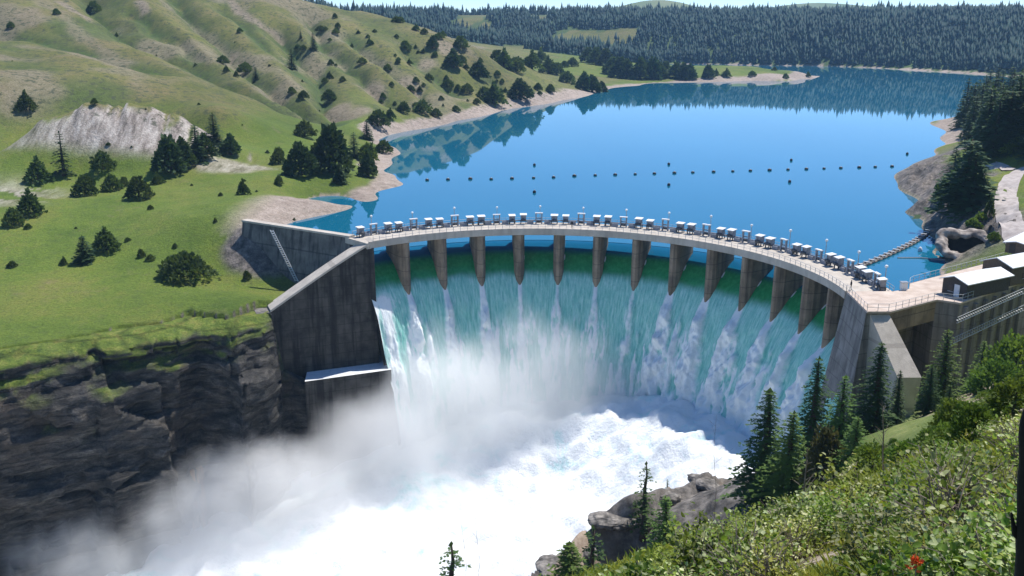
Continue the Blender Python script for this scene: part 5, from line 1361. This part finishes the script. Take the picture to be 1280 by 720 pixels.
SH = [leafy_shrub(301, (M['shrub_leaf'], M['shrub_pale']), 34, 42, .95, .75, .068), leafy_shrub(302, (M['shrub_leaf'], M['shrub_pale']), 30, 46, .75, .8, .074), leafy_shrub(303, (M['shrub_leaf'],), 34, 44, .85, .7, .062), leafy_shrub(304, (M['shrub_pale'], M['shrub_leaf']), 26, 38, .7, .65, .066), leafy_shrub(305, (M['shrub_leaf'], M['shrub_pale']), 60, 7, .95, .75, .07), leafy_shrub(306, (M['grassblade'], M['shrub_pale']), 70, 9, .7, .6, .06)]
nearf = lambda px, py: region(px, py) & (py > np.interp(px, [760, 850, 950, 1100, 1280], [810, 742, 672, 606, 530]))
pts_near = scatter(30, 5.0, 13, nearf) + scatter(34, 13, 40, nearf)
for (x, y, z, px, py) in pts_near:
    o = SH[random.choice((0, 1, 2, 3, 4, 4, 5, 5, 5))]; s = g.uniform(.75, 1.25) * (1.0 if y < 15 else 1.25); p = Vector((x, y, z - .03))
    if y < 7.5: s = min(s, .75)
    if o not in used: used.add(o); o.location = p; o.scale = (s,) * 3; c = o
    else: c = copy_thing(o, p, g.uniform(0, 6), s)
    fplaced.append((c, 'shrub', p, s, None))
# orange flower
fl = at(1146, 699, Y=4.4); fg = float(hill_z(np.array([fl.x]), np.array([4.4]))[0]); fh = fl.z - fg; fr = empty('flower', Vector((fl.x, 4.4, fg))); tag(fr, 'single orange red flower head among the pale leaved shrubs', 'flower')
MB().tube([(0, 0, -.03), (.02, 0, fh * .5), (0, 0, fh)], .004, 5).build('stem', M['twig'], fr)
C = np.zeros((46, 3)) + [0, 0, fh - .02] + rng.normal(size=(46, 3)) * [.012, .012, .02]; D = unit(rng.normal(size=(46, 3)) * .7 + [0, 0, .8]); V, F = cards(C, D, unit(rng.normal(size=(46, 3))), .032, .018); mesh_obj('petals', V, F, M['orange'], fr)
# bare thin saplings in front of the foam
def bare(px, py, ytop, Y, label, seed):
    rr = random.Random(seed); b = at(px, py, Y=Y); z0 = float(hill_z(np.array([b.x]), np.array([Y]))[0]); t = at(px + rr.uniform(-8, 8), ytop, Y=Y)
    r = empty('bare_sapling', (b.x, Y, z0)); h = t.z - z0; mb = MB(); lean = t.x - b.x
    main = [(lean * f + .02 * h * rr.uniform(-1, 1), .02 * h * rr.uniform(-1, 1), h * f) for f in (0, .25, .5, .75, 1)]
    mb.tube(main, [.05, .04, .03, .02, .01], 5); mb.build('trunk', M['twig'], r); mb = MB()
    for i in range(12):
        f = rr.uniform(.3, .95); j = min(3, int(f * 4)); q = Vector(main[j]).lerp(Vector(main[j + 1]), f * 4 - j); a = rr.uniform(0, 6.28); L = h * .22 * (1.2 - f)
        e = q + Vector((math.cos(a) * L, math.sin(a) * L, L * .9)); mb.tube([q, (q + e) / 2 + Vector((0, 0, .02)), e], [.014, .01, .005], 4)
    mb.build('branches', M['twig'], r); tag(r, label, 'sapling')
bare(600, 735, 655, 92, 'bare leafless sapling at the bottom edge in front of the dark recess', 3); bare(582, 735, 640, 96, 'taller bare leafless sapling beside the brown boulder at the bottom edge', 4); bare(893, 612, 520, 112, 'bare leaning sapling in front of the foam, left of the dark lone conifer', 5)
bare(1003, 640, 560, 24, 'bare dry stalk standing above the shrubs below the dark conifers', 6); bare(1105, 600, 500, 40, 'bare forked dead sapling in front of the tallest conifer', 7)
# dark snag at the right edge
sn = empty('dead_snag', (1.83, 3.05, float(hill_z(np.array([1.83]), np.array([3.05]))[0]))); tag(sn, 'dark broken tree trunk close by at the right edge of the view', 'trunk')
zt = at(1296, 474, Y=3.05).z - sn.location.z
k = np.linspace(0, 1, 34); mb = MB(); _zs = [sn.location.z + zt * f for f in k]; _px = lambda z: at(1291, proj((1.8, 3.05, z))[1], Y=3.05).x - sn.location.x
mb.tube([(_px(z) + .006 * math.sin(9 * f), .0, zt * f - .1 * (f == 0)) for f, z in zip(k, _zs)], [(.064 - .014 * f + .012 * float(fbm(f * 9, 3.3, s=601, o=4))) * min(1.0, (1.004 - f) * 9) for f in k], 12); mb.build('trunk', M['dark_bark'], sn, True)
_bx = _px(sn.location.z + zt * .62)
MB().tube([(_bx, 0, zt * .62), (_bx - .06, .02, zt * .65), (_bx - .085, .02, zt * .70)], [.02, .012, .004], 5).build('branch', M['dark_bark'], sn)
# grass on the slope
def grass():
    n = 90000; a = g.uniform(-.1, .62, n); d = np.exp(g.uniform(math.log(5), math.log(75), n)); X, Y = d * np.sin(a), d * np.cos(a); Z = hill_z(X, Y)
    f = Y * CT - (Z - CAM_Z) * ST; u = Y * ST + (Z - CAM_Z) * CT; px, py = 640 + 1200 * X / f, 360 - 1200 * u / f
    ok = (px > 660) & (px < 1310) & (py < 780) & (poly_dist(X, Y, EDGE) > 20) & (fbm(X / 4, Y / 4, s=401) > -.25)
    X, Y, Z = X[ok], Y[ok], Z[ok]; n = len(X); h = g.uniform(.10, .32, n) * (1 + .5 * (Y > 20)); w = .003 + .0009 * Y
    a = g.uniform(0, 6.28, n); b = np.c_[X, Y, Z - .02]; s = np.c_[np.cos(a), np.sin(a), 0 * a] * w[:, None]; t = np.c_[g.normal(size=n) * .35, g.normal(size=n) * .35, np.ones(n)] * h[:, None]
    V = np.stack([b - s, b + s, b + t * .6 + s * .6, b + t + np.c_[t[:, 0], t[:, 1], 0 * h] * .4], 1).reshape(-1, 3)
    return tag(mesh_obj('grass', V, np.arange(4 * n).reshape(-1, 4), M['grassblade']), kind='stuff')
grass()
cnt = defaultdict(list)
for t in fplaced:
    o, k, p, h, lab = t
    if lab: o['label'] = lab; o['category'] = 'bush' if k in ('bushy', 'dry') else 'tree'; o['group'] = 'trees and bushes of the right slope'
    else: cnt[k].append(t)
for k, nm, grp in (('slope_bush', 'small leafy green bush on the lower right slope', 'bushes on the lower right slope'), ('shrub', 'leafy shrub on the near slope', 'shrubs on the near slope')):
    L = sorted(cnt[k], key=lambda t: proj(t[2])[0])
    for i, t in enumerate(L):
        pale = k == 'shrub' and t[0].children and any(c.data == SH[3].children[-1].data for c in t[0].children if c.type == 'MESH') if SH[3].children else False
        t[0]['label'] = f'{nm}, {ordinal(i + 1)} from the left among {len(L)}'; t[0]['category'] = 'bush' if k != 'shrub' else 'shrub'; t[0]['group'] = grp
for L in list(FP.values()) + [SH]:
    for o in L:
        if o not in used:
            for c in list(o.children): bpy.data.objects.remove(c)
            bpy.data.objects.remove(o)
# ------------------------------------------------------------------ air between the camera and the far hills
zmax = max(float(TZ.max()), 170.0) + 25; HZ_H = zmax + 63.0; HZ_MID = (zmax - 63.0) / 2; print('terrain top', zmax)
def haze():
    o = MB().box((0, 2650, HZ_MID), (6400, 5500, HZ_H)).build('haze', None)
    m = bpy.data.materials.new('pale_air'); m.use_nodes = True; nt = m.node_tree; nt.nodes.remove(nt.nodes['Principled BSDF'])
    vp = nt.nodes.new('ShaderNodeVolumePrincipled'); vp.inputs['Color'].default_value = (.40, .66, 1.0, 1); vp.inputs['Density'].default_value = .00009; vp.inputs['Anisotropy'].default_value = .1
    nt.links.new(vp.outputs[0], nt.nodes['Material Output'].inputs['Volume']); o.data.materials.append(m)
    tag(o, kind='stuff')
haze()
